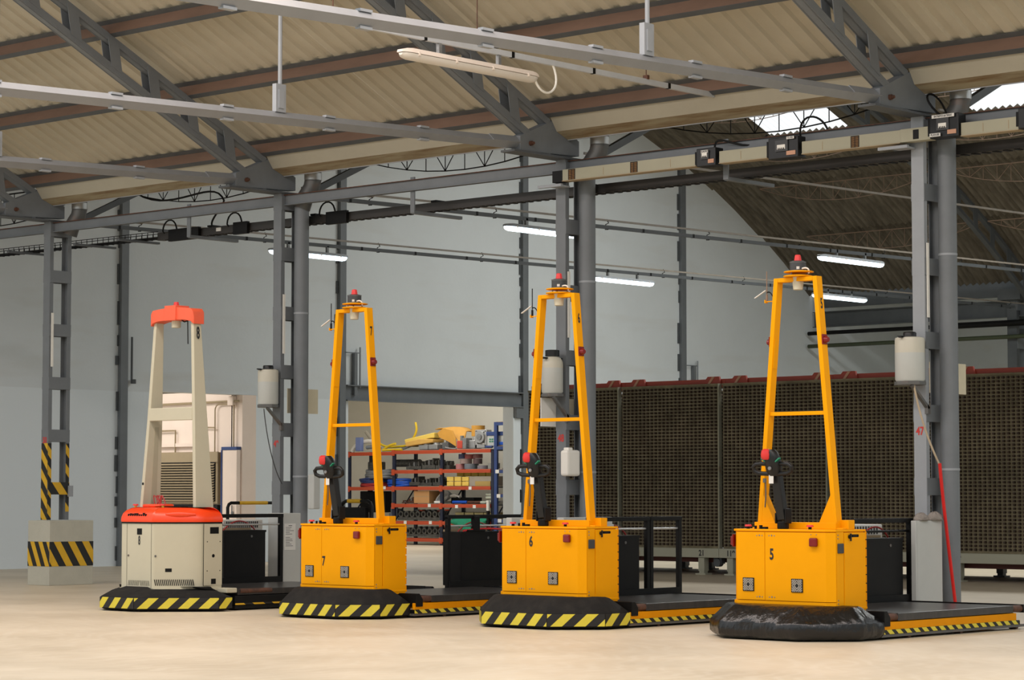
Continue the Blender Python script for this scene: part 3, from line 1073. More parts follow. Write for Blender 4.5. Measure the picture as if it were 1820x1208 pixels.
lamp(-15, 5.22, 5.22, 1.72, True, 'lit fluorescent lamp hanging behind column 49')
lamp(-15, 13.29, 5.31, 1.8, True, 'lit fluorescent lamp right of column 48, lower rail')
lamp(-15, 20.43, 5.42, 1.95, True, 'lit fluorescent lamp behind mast of the 5 vehicle')
lamp(-10, 5.4, 5.25, 1.85, True, 'lit fluorescent lamp left of column 48, upper rail')
lamp(-10, 13.48, 5.38, 1.98, True, 'lit fluorescent lamp before the dark vault left of column 47')
t = lamp(-2.5, -4.3, 5.6, 2.0, False, 'unlit white fluorescent lamp under the cream roof')
MB().tube(bez((-2.5, -3.32, 5.58), (-2.5, -3.2, 5.35), (-2.5, -2.85, 5.5), (-2.5, -3.05, 5.78)), .012, 6).build('cable', WHITE, t, smooth=True)

# ------------------------------------------------------------------ automatic guided vehicles


def offset_poly(pts, d):
    """inward offset of a convex counter-clockwise polygon"""
    n = len(pts)
    out = []
    for i in range(n):
        p0, p1, p2 = Vector(pts[i - 1]), Vector(pts[i]), Vector(pts[(i + 1) % n])
        a = (p1 - p0).normalized()
        b = (p2 - p1).normalized()
        na = Vector((-a.y, a.x))
        nb = Vector((-b.y, b.x))
        k = (na + nb)
        k = k / max(.25, k.dot(na))
        out.append((p1.x + k.x * d, p1.y + k.y * d))
    return out


def densify(pts, seg):
    out = []
    for i, p in enumerate(pts):
        q = pts[(i + 1) % len(pts)]
        L = math.hypot(q[0] - p[0], q[1] - p[1])
        n = max(1, int(L / seg))
        for k in range(n):
            out.append((p[0] + (q[0] - p[0]) * k / n, p[1] + (q[1] - p[1]) * k / n))
    return out


def bumper(t, hw, fw, yf, yb, mt, tape, top=.31, inset=.14, rough=0.0, seg=.12, th=.12, label=None):
    yc = yf + hw - fw
    pts = [(-fw, yf), (fw, yf), (hw, yc), (hw, yb), (-hw, yb), (-hw, yc)]
    rnd = random.Random(int(hw * 1000))
    R = []
    for z, d in ((.012, .05), (.025, .02), (.05, 0.0), (.1, -.006), (.155, .0), (.165, .006), (.23, inset * .5), (top - .012, inset), (top, inset + .03), (top + .004, inset + .12)):
        P = densify(pts, seg)
        Q = densify(offset_poly(pts, d), seg)
        if len(P) != len(Q):
            o = offset_poly(pts, d)
            Q = []
            for i, p in enumerate(pts):
                q = pts[(i + 1) % len(pts)]
                n = max(1, int(math.hypot(q[0] - p[0], q[1] - p[1]) / seg))
                a, b = o[i], o[(i + 1) % len(o)]
                for k in range(n):
                    Q.append((a[0] + (b[0] - a[0]) * k / n, a[1] + (b[1] - a[1]) * k / n))
        R.append([(x + rnd.uniform(-rough, rough), y + rnd.uniform(-rough, rough), z + (rnd.uniform(-rough, rough) * .5 if .17 < z < .25 else 0)) for x, y in Q])
    m = MB().rings(R)
    b = m.build('bumper_skirt', mt, t, smooth='all' if rough else True, local=True, label=label)
    if tape:
        m = MB()
        e = .008
        z0 = .035
        c45 = (hw - fw)
        m.stripes((-fw, yf - e, z0), (1, 0, 0), (0, 0, 1), 2 * fw, th, .22, .11, .11, .05)
        m.stripes((fw + e * .7, yf - e * .7, z0), (1, 1, 0), (0, 0, 1), c45 * sqrt(2), th, .23, .115, .13, .16)
        m.stripes((hw + e, yc, z0), (0, 1, 0), (0, 0, 1), yb - yc, th, .23, .115, .12, .1)
        m.stripes((-hw - e * .7, yc - e * .7, z0), (1, -1, 0), (0, 0, 1), c45 * sqrt(2), th, .22, .11, .0, .06)
        m.build('hazard_tape', [TAPEB, TAPEY], b, local=True, recalc=False)
    return b


def grille(t, x0, z0, y=-.306):
    g = MB().box(x0, x0 + .13, y - .008, y, z0, z0 + .125).build('sonar_grille', BLACKP, t, local=True, bevel=.004)
    m = MB()
    cx, cz, h = x0 + .065, z0 + .0625, .055
    for r in (.03, .052, .074, .094):
        for sx, sz in ((1, 1), (1, -1), (-1, 1), (-1, -1)):
            # diagonal bar |x|+|z|=r clipped to the square
            a = [(r - min(r, h), min(r, h)), (min(r, h), r - min(r, h))]
            if abs(a[0][0] - a[1][0]) < .01:
                continue
            w = .004
            (ax, az), (bx, bz) = a
            m.poly([(cx + sx * (ax - w), y - .0095, cz + sz * (az - w)), (cx + sx * (bx - w), y - .0095, cz + sz * (bz - w)),
                    (cx + sx * (bx + w), y - .0095, cz + sz * (bz + w)), (cx + sx * (ax + w), y - .0095, cz + sz * (az + w))])
    m.build('diamond_bars', GRBAR, g, local=True)


def estop(t, x, y, z, plate=True):
    MB().cyl((x, y, z), (x, y, z + .022), .016, 10, mi=0).cyl((x, y, z + .022), (x, y, z + .04), .034, 14, .03, mi=1).build('stop_button', [TAPEY if plate else BLACK, REDP], t, local=True, smooth=True, label='red mushroom stop button')


def tiller(t, x, y):
    MB().cyl((x, y, 1.0), (x, y, 1.07), .055, 14).box(x - .065, x - .048, y - .045, y + .03, 1.05, 1.15).box(x + .048, x + .068, y - .045, y + .045, 1.05, 1.19).build('tiller_base', BLACK, t, local=True, bevel=.01)
    MB().bar((x, y, 1.08), (x - .035, y - .05, 1.52), .092, .075, (0, 1, 0)).build('tiller_arm', BLACKP, t, local=True, bevel=.012)
    m = MB().box(x - .075, x - .025, y - .115, y - .11, 1.42, 1.5)
    m.build('arm_label', PAPER, t, local=True)
    hx, hy = x - .04, y - .07
    R = []
    for z, w, d in ((1.49, .06, .05), (1.54, .08, .065), (1.6, .085, .07), (1.66, .075, .07), (1.71, .055, .06), (1.735, .03, .04)):
        R.append([(hx + w * cos(2 * pi * i / 14), hy + d * sin(2 * pi * i / 14) - (z - 1.5) * .2, z) for i in range(14)])
    MB().rings(R).build('tiller_head', BLACKP, t, local=True, smooth=True)
    for s in (-1, 1):
        pth = [(hx + s * .05, hy - .02, 1.60), (hx + s * .12, hy - .03, 1.605), (hx + s * .185, hy - .04, 1.6), (hx + s * .215, hy - .04, 1.575), (hx + s * .21, hy - .03, 1.535), (hx + s * .16, hy - .02, 1.515), (hx + s * .05, hy - .01, 1.51)]
        MB().tube(pth, .021, 10).build('tiller_grip', BLACKP, t, local=True, smooth=True)
        MB().bar((hx + s * .055, hy - .06, 1.62), (hx + s * .105, hy - .065, 1.655), .03, .014).build('thumb_rocker', GREENP, t, local=True, bevel=.004)
    R = []
    for k, (z, w, d) in enumerate(((1.64, .035, .03), (1.655, .048, .045), (1.69, .05, .05), (1.725, .042, .045), (1.74, .02, .025))):
        R.append([(hx - .035 + w * cos(2 * pi * i / 12), hy - .085 + d * sin(2 * pi * i / 12), z) for i in range(12)])
    MB().rings(R).build('belly_button_switch', REDP, t, local=True, smooth=True, label='red rounded stop pad')
    MB().cyl((hx + .01, hy - .085, 1.56), (hx + .01, hy - .1, 1.56), .017, 10).build('lock_barrel', METC, t, local=True)


def laser(t, z, orange=False):
    MB().lathe((0, 0, z), [(.12, .0), (.135, .004), (.135, .012), (.12, .016)], 28).build('mount_disc', YEL, t, local=True, smooth=True)
    MB().lathe((.01, 0, z + .04), [(.12, .0), (.14, .004), (.14, .012), (.12, .016)], 28).build('mount_disc', YEL, t, local=True, smooth=True)
    for i in range(3):
        a = i * 2.1 + .4
        MB().cyl((.09 * cos(a), .09 * sin(a), z), (.09 * cos(a), .09 * sin(a), z + .045), .008, 6).build('spacer', METC, t, local=True)
    h = MB().lathe((0, 0, z + .055), [(.08, 0), (.084, .006), (.079, .01), (.076, .012), (.076, .082), (.079, .084), (.079, .09), (.05, .098)], 24).build('laser_head', DARKG, t, local=True, smooth=True)
    MB().lathe((0, 0, z + .055), [(.09, -.004), (.09, .004), (.082, .008)], 24).build('silver_rim', ALU, h, local=True, smooth=True)
    MB().lathe((0, 0, z + .137), [(.078, .0), (.0785, .003), (.06, .01)], 24).build('silver_rim', ALU, h, local=True, smooth=True)
    MB().lathe((0, 0, z + .15), [(.036, 0), (.033, .02), (.027, .055), (.02, .06), (.0, .062)], 16).build('beacon', REDP, t, local=True, smooth=True, label='small red beacon')
    m = MB()
    for k in range(4):
        a = -pi / 2 + .45 + k * .09
        b = a + .08
        m.poly([(.078 * cos(a), .078 * sin(a), z + .07), (.078 * cos(b), .078 * sin(b), z + .07), (.078 * cos(b), .078 * sin(b), z + .095), (.078 * cos(a), .078 * sin(a), z + .095)])
    m.build('white_label', PAPER, h, local=True)
    MB().tube(bez((.07, -.03, z + .075), (.14, -.04, z + .09), (.15, -.02, z + .06), (.12, .0, z + .03)), .008, 6).build('cable', WHITE, t, local=True, smooth=True)
    MB().lathe((0, 0, z - .12), [(.04, 0), (.045, .004), (.052, .08), (.055, .12)], 20).build('lower_housing', CREAM, t, local=True, smooth=True)


def agv(num, x0, y0, label, numpos, gussets=False, hw=.83, vinyl=False, bed_len=2.45):
    t = thing('guided_vehicle', label, 'vehicle', (x0, y0, 0), 'yellow guided vehicles parked in a row')
    t['kind'] = 'thing'
    bumper(t, hw, .43, -.68, .1, VINYL if vinyl else FABR, not vinyl, rough=.008 if vinyl else .003, seg=.05 if vinyl else .13,
           label='shiny wrinkled black vinyl skirt' if vinyl else None)
    plan = [(-.5, -.3), (.5, -.3), (.57, -.25), (.57, .23), (-.57, .23), (-.57, -.25)]
    MB().prism(offset_poly(plan, .012), 'z', .25, .985).build('body_core', YELD, t, local=True)
    MB().prism(offset_poly(plan, -.012), 'z', .272, .292).prism(offset_poly(plan, -.002), 'z', .28, .34).build('base_flange', YEL, t, local=True, bevel=.003)
    MB().prism(offset_poly(plan, -.004), 'z', .98, 1.0).build('top_plate', YEL, t, local=True, bevel=.003)
    fp = MB().box(-.503, -.182, -.306, -.285, .345, .972).build('front_panel', YEL, t, local=True, bevel=.003)
    MB().prism([(-.177, -.285), (-.177, -.306), (.502, -.306), (.576, -.253), (.576, -.247), (.555, -.247), (.555, -.25), (.498, -.285)], 'z', .345, .972).build('front_panel', YEL, t, local=True, bevel=.003)
    MB().box(.55, .576, -.241, -.128, .29, .978).build('side_panel', YEL, t, local=True, bevel=.003)
    d = MB().box(.55, .578, -.118, .222, .25, .972).build('door', YEL, t, local=True, bevel=.004)
    MB().box(.578, .5795, .0, .1, .93, .955).cyl((.578, 0, .9425), (.5795, 0, .9425), .0125, 12).cyl((.578, .1, .9425), (.5795, .1, .9425), .0125, 12).build('slot', BLACK, d, local=True)
    MB().cyl((.578, -.045, .935), (.595, -.045, .935), .018, 10).box(.592, .602, -.05, -.035, .895, .965).build('latch', BLACKP, d, local=True)
    m = MB()
    z = .27
    while z < .95:
        m.cyl((.576, .228, z), (.576, .228, z + .07), .008, 8)
        z += .08
    m.build('hinge', YELD, d, local=True)
    MB().box(.576, .59, -.232, -.14, .785, .875).build('side_sensor', DARKG, t, local=True, bevel=.008)
    m = MB()
    for x in (-.27, -.21, -.13, -.07):
        for z in (.94, .375):
            m.cyl((x, -.306, z), (x, -.308, z), .006, 6)
    for x in (-.24, -.1):
        for z in (.942, .377):
            m.cyl((x, -.306, z), (x, -.309, z), .008, 6)
    for x in (.34, .4):
        m.cyl((x, -.306, .955), (x, -.308, .955), .005, 6)
    for y in (-.22,):
        for z in (.95, .92, .36, .33):
            m.cyl((.576, y, z), (.579, y, z), .007, 6)
    m.build('screws', METC, t, local=True, kind='stuff')
    MB().box(.335, .42, -.34, -.306, .845, .925).build('warning_light', REDL, t, local=True, bevel=.012)
    MB().box(-.585, -.57, -.27, -.17, .83, .95).box(-.615, -.583, -.255, -.185, .845, .93).build('warning_light', REDL, t, local=True, bevel=.012)
    grille(t, -.43, .425)
    grille(t, .12, .425)
    text(num, t, INK, (numpos[0], -.3085, numpos[1]), .14, RY, .68, 'number')
    estop(t, -.43, -.22, 1.0, False)
    estop(t, .27, -.22, 1.0, False)
    MB().cyl((-.33, -.24, 1.0), (-.33, -.24, 1.03), .012, 8).cyl((-.27, -.24, 1.0), (-.27, -.24, 1.035), .016, 8).box(-.24, -.2, -.26, -.22, 1.0, 1.02).build('key_switches', BLACK, t, local=True)
    # mast
    MB().box(-.47, .45, -.07, .06, 1.0, 1.062).box(-.5, .52, -.06, .1, 1.0, 1.012).build('mast_base', YEL, t, local=True, bevel=.004)
    MB().box(.44, .53, .02, .12, 1.0, 1.085).build('mast_block', YEL, t, local=True, bevel=.004)
    for s in (-1, 1):
        R = []
        for z, xo in ((1.06, .447), (3.345, .243)):
            R.append([(s * xo, -.05, z), (s * (xo - .047), -.05, z), (s * (xo - .047), .04, z), (s * xo, .04, z)])
        leg = MB().rings(R).build('mast_leg', YEL, t, local=True, bevel=.004)
        zl = 2.75
        xl = .447 - (zl - 1.06) * .0893
        MB().box(min(s * xl, s * (xl + .012)), max(s * xl, s * (xl + .012)), -.05, .03, zl - .045, zl + .05).cyl((s * (xl + .01), -.01, zl), (s * (xl + .05), -.01, zl), .034, 14, .024).build('side_light', REDL, leg, local=True, bevel=.005)
        if s == -1:
            xa = .447 - .047 - (2.6 - 1.06) * .0893
            R = [[(-(.4 - (z - 1.06) * .0893) + .001, -.04, z), (-(.4 - (z - 1.06) * .0893) + .006, -.04, z), (-(.4 - (z - 1.06) * .0893) + .006, .03, z), (-(.4 - (z - 1.06) * .0893) + .001, .03, z)] for z in (2.5, 2.78)]
            MB().rings(R).build('cover_plate', YEL, leg, local=True)
            MB().tube([(-.355, -.045, 1.45), (-.35, -.05, 1.3), (-.36, -.05, 1.2)], .006, 6).box(-.375, -.345, -.06, -.045, 1.43, 1.47).build('hook_switch', GALV, leg, local=True)
        if gussets:
            MB().prism([(s * .41, 1.06), (s * .25, 1.06), (s * .385, 1.33)], 'y', -.048, .038).build('gusset', YEL, t, local=True, bevel=.003)
    MB().box(-.197, .197, -.05, .04, 3.305, 3.345).build('mast_top_bar', YEL, t, local=True, bevel=.004)
    MB().box(-.325, .325, -.03, -.0, 2.055, 2.09).build('mast_cross_bar', YEL, t, local=True, bevel=.003)
    rl = RX @ Matrix.Rotation(0, 3, 'X')
    zn = 3.085
    text(num, t, INK, (.447 - (zn - 1.06) * .0893 + .0035, -.005, zn), .135, Matrix.Rotation(-.089, 3, 'Y') @ RX, .5, 'number')
    laser(t, 3.347)
    MB().box(-.36, -.25, -.03, -.01, 3.13, 3.138).box(-.36, -.35, -.04, .0, 3.12, 3.15).build('antenna_bracket', YEL, t, local=True)
    MB().cyl((-.345, -.02, 3.135), (-.345, -.02, 3.42), .005, 6).cyl((-.345, -.02, 3.135), (-.345, -.02, 3.2), .011, 8).build('antenna', RUSTR if num == '5' else BLACK, t, local=True)
    MB().bar((-.35, -.03, 3.24), (-.455, -.06, 3.17), .03, .006).build('antenna_flap', WHITE, t, local=True)
    MB().tube(bez((-.34, -.02, 3.22), (-.3, -.02, 3.24), (-.28, -.02, 3.18), (-.26, -.02, 3.16)), .006, 6).build('antenna_cable', BLACK, t, local=True, smooth=True)
    tiller(t, -.075, -.16)
    # roller bed behind
    e = .12 + bed_len
    MB().box(-.5, .835, .36, e - .12, .165, .235).build('bed_platform', BLACKT, t, local=True, bevel=.006)
    for ya, yb in ((.2, .36), (e - .12, e + .06)):
        MB().cyl((.8, ya, .2), (.8, yb, .2), .034, 14).build('bed_roller', RUSTC, t, local=True, smooth=True)
    MB().box(-.5, .84, e + .06, e + .075, .16, .24).build('end_stop', BLACK, t, local=True)
    MB().prism([(.12, .12), (.22, .12), (.22, .2), (.17, .26), (.12, .26)], 'x', -.5, .845).build('front_stop', BLACK, t, local=True, bevel=.006)
    MB().box(-.5, .8, .14, e - .05, .1, .16).box(.8, .832, .1, e - .06, .088, .158).build('bed_frame', YELD, t, local=True, bevel=.004)
    MB().box(.74, .83, .1, e, .048, .088).box(-.5, -.42, .1, e, .048, .088).build('bed_rail', BLACK, t, local=True)
    m = MB()
    m.stripes((.834, .1, .05), (0, 1, 0), (0, 0, 1), e - .1, .04, .146, .08, -.055, .03)
    m.build('bed_tape', [TAPEB, TAPEY], t, local=True, recalc=False)
    MB().box(.7, .825, .1, e + .1, .022, .048).box(-.5, -.4, .1, e + .1, .022, .048).build('skid_rail', GALV, t, local=True)
    for y in (.6, 1.5, e):
        MB().cyl((.72, y, .03), (.8, y, .03), .03, 12).cyl((-.48, y, .03), (-.4, y, .03), .03, 12).build('bed_wheel', RUSTC, t, local=True, smooth=True)
    return t


V5 = agv('5', .765, -3.3, 'yellow guided vehicle numbered 5 with shiny black vinyl skirt', (-.1, .765), True, .85, True, 2.4)
V6 = agv('6', -2.16, -3.34, 'yellow guided vehicle numbered 6, in front of column 48', (-.11, .845), hw=.83)
V7 = agv('7', -5.11, -3.36, 'yellow guided vehicle numbered 7, in front of the store opening', (-.145, .595), hw=.76)


def agv8(x0, y0):
    t = thing('guided_vehicle', 'cream guided vehicle numbered 8 with orange hood and orange mast cap', 'vehicle', (x0, y0, 0))
    t['kind'] = 'thing'
    bumper(t, .97, .30, -.63, .23, FABR, True, top=.27, inset=.24, rough=.003)

    def plan(d=0.0, hw=.68, fw=.28, yf=-.35, yb=.34, r=.16, rb=.02):
        yc = yf + hw - fw
        c = [(-fw, yf, .03), (fw, yf, .03), (hw, yc, .2), (hw, yb, rb), (-hw, yb, rb), (-hw, yc, .2)]
        out = []
        n = len(c)
        for i, (x, y, rr) in enumerate(c):
            p, q = Vector(c[i - 1][:2]), Vector(c[(i + 1) % n][:2])
            v = Vector((x, y))
            a = v + (p - v).normalized() * rr
            b = v + (q - v).normalized() * rr
            for k in range(6):
                s = k / 5
                out.append(tuple(a * (1 - s) ** 2 + v * 2 * s * (1 - s) + b * s * s))
        if d:
            out = offset_poly(out, d)
        return out
    MB().rings([[(x, y, z) for x, y in plan()] for z in (.25, .995)]).build('body_shell', CREAM, t, local=True, smooth=True)
    MB().rings([[(x, y, z) for x, y in plan(-.02)] for z in (.23, .252)]).build('base_flange', CREAM, t, local=True, smooth=True)
    MB().rings([[(x, y, z) for x, y in plan(-.006)] for z in (.985, 1.003)]).build('rubber_seal', BLACK, t, local=True, smooth=True)
    # recessed seams between the body panels
    m = MB()
    m.box(-.182, -.178, -.3515, -.34, .26, .985).box(.25, .254, -.3515, -.34, .26, .985)
    m.box(.678, .6815, .055, .06, .28, .985).box(.678, .6815, .336, .34, .28, .985)
    m.build('panel_seam', BLACK, t, local=True)
    sp = MB().box(.678, .683, .062, .334, .285, .98).build('side_panel', CREAM, t, local=True, bevel=.002)
    MB().box(.683, .6845, .15, .28, .87, .945).build('panel_opening', BLACK, sp, local=True)
    MB().box(.683, .6845, .17, .24, .3, .36).build('panel_opening', BLACK, sp, local=True)
    MB().cyl((.683, .2, .62), (.686, .2, .62), .02, 10).build('panel_lock', BLACK, sp, local=True)
    m = MB()
    for y in (.11, .3):
        for z in (.78, .45):
            m.cyl((.683, y, z), (.685, y, z), .007, 6)
    m.build('screws', BLACK, sp, local=True, kind='stuff')
    # ventilation slots: slanted bars low on the front faces
    m = MB()
    for i in range(18):
        x = -.155 + i * .022
        if i == 9:
            continue
        sl = .012 if i < 9 else -.012
        m.poly([(x, -.3515, .28), (x + .008, -.3515, .28), (x + .008 + sl, -.3515, .34), (x + sl, -.3515, .34)])
    d = Vector((1, 1, 0)).normalized()
    nn = Vector((1, -1, 0)).normalized()
    b0 = Vector((.28, -.35, 0)) + nn * .0016
    for i in range(21):
        s = .03 + i * .0215
        p = b0 + d * s
        m.poly([p + Vector((0, 0, .285)), p + d * .011 + Vector((0, 0, .285)), p - d * .004 + Vector((0, 0, .355)), p - d * .015 + Vector((0, 0, .355))])
    m.build('vent_slots', BLACK, t, local=True, kind='stuff')
    m = MB().box(.0, .085, -.353, -.35, .86, .93)
    p = b0 + d * .14
    m.poly([p + Vector((0, 0, .44)), p + d * .075 + Vector((0, 0, .44)), p + d * .075 + Vector((0, 0, .48)), p + Vector((0, 0, .48))])
    m.build('recess', BLACK, t, local=True)
    m = MB().cyl((-.15, -.35, .62), (-.15, -.358, .62), .012, 8)
    p = b0 + d * .03 + Vector((0, 0, .62))
    m.cyl(p, p + nn * .008, .012, 8)
    m.build('panel_lock', GALV, t, local=True)
    text('8', t, INK, (.04, -.3525, .79), .14, RY, .5, 'number')
    # orange hood
    R = []
    for z, dd in ((1.003, -.008), (1.02, -.012), (1.06, -.006), (1.1, .012), (1.135, .05), (1.16, .11), (1.17, .17)):
        R.append([(x, y, z) for x, y in plan(dd)])
    MB().rings(R).build('hood', ORANGE, t, local=True, smooth=True)
    MB().box(-.1, .3, -.1, .15, 1.17, 1.178).build('control_recess', BLACK, t, local=True)
    MB().prism([(-.2, -.12), (-.0, -.18), (.12, -.12), (.12, .1), (-.2, .1)], 'z', 1.165, 1.205).build('hood_ridge', ORANGE, t, local=True, bevel=.03)
    R = []
    for k in range(9):
        s = k / 8
        p = b0 + d * (.14 + .34 * s) + nn * (-.03) + Vector((0, 0, 1.09))
        rr = .036 * sin(pi * min(max(s, .04), .96)) ** .5
        R.append([p + Vector((0, 0, rr * cos(a))) + nn * (.8 * rr * sin(a) + .02) for a in [2 * pi * i / 10 for i in range(10)]])
    MB().rings(R).build('hood_bulge', ORANGE, t, local=True, smooth=True)
    estop(t, -.4, -.05, 1.165)
    estop(t, .22, -.16, 1.168)
    m = MB()
    rnd = random.Random(3)
    for i in range(9):
        x = -.17 + i * .038
        m.box(x, x + .025, -.352, -.325, 1.07, 1.09 + rnd.uniform(0, .02))
    m.build('front_switches', BLACK, t, local=True)
    # mast: two deep tapered legs
    for s in (-1, 1):
        R = []
        for z, x, yf, dep in ((1.15, .45, .09, .27), (2.2, .375, .13, .19), (3.32, .305, .16, .11)):
            R.append([(s * x, yf, z), (s * (x + .05), yf, z), (s * (x + .05), yf + dep, z), (s * x, yf + dep, z)])
        leg = MB().rings(R).build('mast_leg', CREAM, t, local=True, bevel=.006)
        if s == -1:
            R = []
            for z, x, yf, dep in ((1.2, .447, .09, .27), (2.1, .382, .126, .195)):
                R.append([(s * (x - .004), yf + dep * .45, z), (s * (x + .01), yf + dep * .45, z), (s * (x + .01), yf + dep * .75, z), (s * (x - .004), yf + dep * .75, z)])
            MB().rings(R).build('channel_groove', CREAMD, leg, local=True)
            MB().cyl((-.455, .11, 1.44), (-.455, .098, 1.44), .016, 10).build('hole', BLACK, leg, local=True)
    MB().box(-.39, .375, .128, .16, 2.17, 2.32).build('mast_cross_plate', CREAM, t, local=True, bevel=.008)
    R = []
    for x, z0, z1, y0, y1 in ((-.385, 3.28, 3.36, .14, .29), (-.375, 3.28, 3.42, .13, .3), (-.34, 3.31, 3.46, .125, .3), (-.24, 3.33, 3.47, .12, .3), (-.1, 3.335, 3.48, .12, .3), (-.095, 3.33, 3.505, .1, .31), (.1, 3.33, 3.505, .1, .31), (.105, 3.335, 3.48, .12, .3), (.24, 3.33, 3.47, .12, .3), (.34, 3.31, 3.46, .125, .3), (.375, 3.28, 3.42, .13, .3), (.385, 3.28, 3.36, .14, .29)):
        R.append([(x, y0, z0), (x, y1, z0), (x, y1, z1), (x, y0, z1)])
    MB().rings(R).build('mast_cap', ORANGEF, t, local=True, smooth=True, bevel=.01)
    MB().lathe((0, .2, 3.5), [(.036, 0), (.033, .02), (.027, .05), (.0, .054)], 14).build('beacon', REDP, t, local=True, smooth=True, label='small red beacon')
    MB().lathe((0, .2, 3.25), [(.05, 0), (.055, .01), (.055, .1)], 18).build('lower_housing', CREAM, t, local=True, smooth=True)
    MB().cyl((.24, .17, 3.32), (.26, .16, 3.05), .006, 6).tube([(.1, .17, 3.35), (.18, .17, 3.31), (.24, .17, 3.32)], .008, 6).build('antenna', BLACK, t, local=True)
    zn = 3.17
    text('8', t, INK, (.374, .215, zn), .19, Matrix.Rotation(-.05, 3, 'Y') @ RX, .5, 'number')
    m = MB()
    rnd = random.Random(5)
    for i in range(5):
        p = Vector((-.3 + rnd.uniform(-.05, .05), .2, 1.17))
        m.tube(bez(p, p + Vector((rnd.uniform(-.1, .1), 0, .2)), p + Vector((rnd.uniform(-.1, .1), 0, .15)), p + Vector((rnd.uniform(-.1, .15), 0, .02)), 10), .007, 5)
    m.build('loose_wires', REDH2, t, local=True, smooth=True)
    # black bed
    MB().box(-.5, .86, .42, 2.5, .17, .24).build('bed_platform', BLACKT, t, local=True, bevel=.006)
    MB().box(-.5, .88, .36, 2.5, .06, .165).build('bed_frame', BLACK, t, local=True, bevel=.004)
    m = MB()
    m.stripes((.882, .36, .062), (0, 1, 0), (0, 0, 1), 2.2, .02, .3, .17, -.03, .02)
    m.build('bed_tape', [TAPEB, TAPEO], t, local=True, recalc=False)
    MB().cyl((.84, .46, .215), (.84, .94, .215), .03, 12).build('bed_roller', RUSTC, t, local=True, smooth=True)
    MB().box(.63, .86, .25, .41, .2, .255).build('latch_block', CREAM, t, local=True, bevel=.01)
    MB().box(-.5, .88, .36, 2.5, .015, .055).build('skid_rail', BLACK, t, local=True)
    return t


V8 = agv8(-7.86, -3.77)

# ------------------------------------------------------------------ roller racks behind the columns
RY0 = 9.9
peg = MB()
pg_me = None
NX, NZ = 24, 47


def rack_pegs(x0, name, parent):
    global pg_me
    if pg_me is None:
        m = MB()
        px, pz = 2.01 / NX, 2.62 / NZ
        for i in range(NX):
            for j in range(NZ):
                cx, cz = .02 + px * (i + .5), .46 + pz * (j + .5)
                r = .0185
                R = []
                for y, rr in ((0, r * 1.15), (-.045, r), (-.05, r * .6)):
                    R.append([(cx + rr * cos(2 * pi * k / 6), y, cz + rr * sin(2 * pi * k / 6)) for k in range(6)])
                m.rings(R)
        pg_me = m.build(name, PEG, parent, local=True, kind='stuff')
        return pg_me
    o = pg_me.copy()
    COL.objects.link(o)
    o.parent = parent
    return o


for i in range(6):
    x0 = -14.36 + i * 2.125
    lab = ['roller rack car at left end of row, behind column 48', 'roller rack car behind the black double frame', 'roller rack car between the 6 mast and the 5 vehicle', 'roller rack car behind the mast of the 5 vehicle',
           'roller rack car behind the red hose column', 'roller rack car at far right end of the row'][i]
    t = thing('roller_rack', lab, 'rack', (x0, RY0, 0), 'roller racks along the back')
    MB().box(0, 2.045, 0, .02, .43, 3.1).build('face_plate', PANEL, t, local=True)
    MB().box(2.045, 2.06, -.03, .06, .43, 3.12).build('edge_strip', LEDGE, t, local=True)
    MB().box(0, 2.045, -.02, .04, 3.09, 3.12).build('top_lip', PANEL, t, local=True)
    rack_pegs(x0, 'roller_ends', t)
    m = MB()
    for j in range(NZ):
        z = .46 + 2.62 / NZ * (j + .5)
        for x in (.03, 2.02):
            m.bar((x, .02, z), (x, 2.4, z), .022, .022)
    m.build('end_rollers', RUSTR, t, local=True, kind='stuff')
    MB().box(0, 2.085, 2.4, 2.42, .43, 3.1).build('back_plate', PANEL, t, local=True)
    MB().box(.1, 2.0, .2, 2.3, .44, 3.0).build('roller_core', BLACK, t, local=True)
    b = MB().box(-.02, 2.1, -.1, .12, .28, .43).build('base_beam', LEDGE, t, local=True, bevel=.006)
    MB().box(0, 2.085, .12, 2.4, .2, .3).build('under_frame', UNDER, t, local=True)
    for y in (-.02, 2.2):
        for x in (.18, 1.72):
            MB().box(x - .06, x + .06, y - .05, y + .07, .06, .3).box(x - .1, x + .1, y - .08, y + .1, 0, .025).box(x - .05, x + .05, y - .04, y + .06, .02, .08).build('foot', LEDGE if y < 0 else STEELD, t, local=True)
    MB().cyl((2.0, -.02, .2), (2.0, .08, .2), .07, 10).box(1.92, 2.08, .0, .1, .18, .28).build('guide_wheel', STEELD, t, local=True)
    n = [None, '20', '21', '119', '49', '52'][i]
    if i == 2 - 1:
        text('21', b, INK, (1.75, -.102, .35), .13, RY, .9, 'stencilled_number')
        text('119', b, INK, (2.125 + .22, -.103, .35), .13, RY, .9, 'stencilled_number') if False else None
    if i == 2:
        text('119', b, INK, (.22, -.102, .35), .13, RY, .9, 'stencilled_number')
    if i == 4:
        text('49', b, INK, (.22, -.102, .35), .13, RY, .9, 'stencilled_number')
    # red top frame
    MB().box(-.02, 2.1, .1, .2, 3.1, 3.2).build('top_rail', REDFR, t, local=True)
    MB().box(-.02, 2.1, 1.6, 1.75, 3.14, 3.26).build('top_rail', REDFR, t, local=True)
    for x in (.22, 1.8):
        MB().prism([(x - .14, 3.12), (x - .03, 3.24), (x + .2, 3.24), (x + .24, 3.12)], 'y', .06, .1).prism([(x - .02, 3.12), (x + .07, 3.235), (x + .12, 3.235), (x + .03, 3.12)], 'y', .04, .06, 1).build('top_bracket', [REDFR, SALMON], t, local=True)

# ------------------------------------------------------------------ charging stations beside the beds


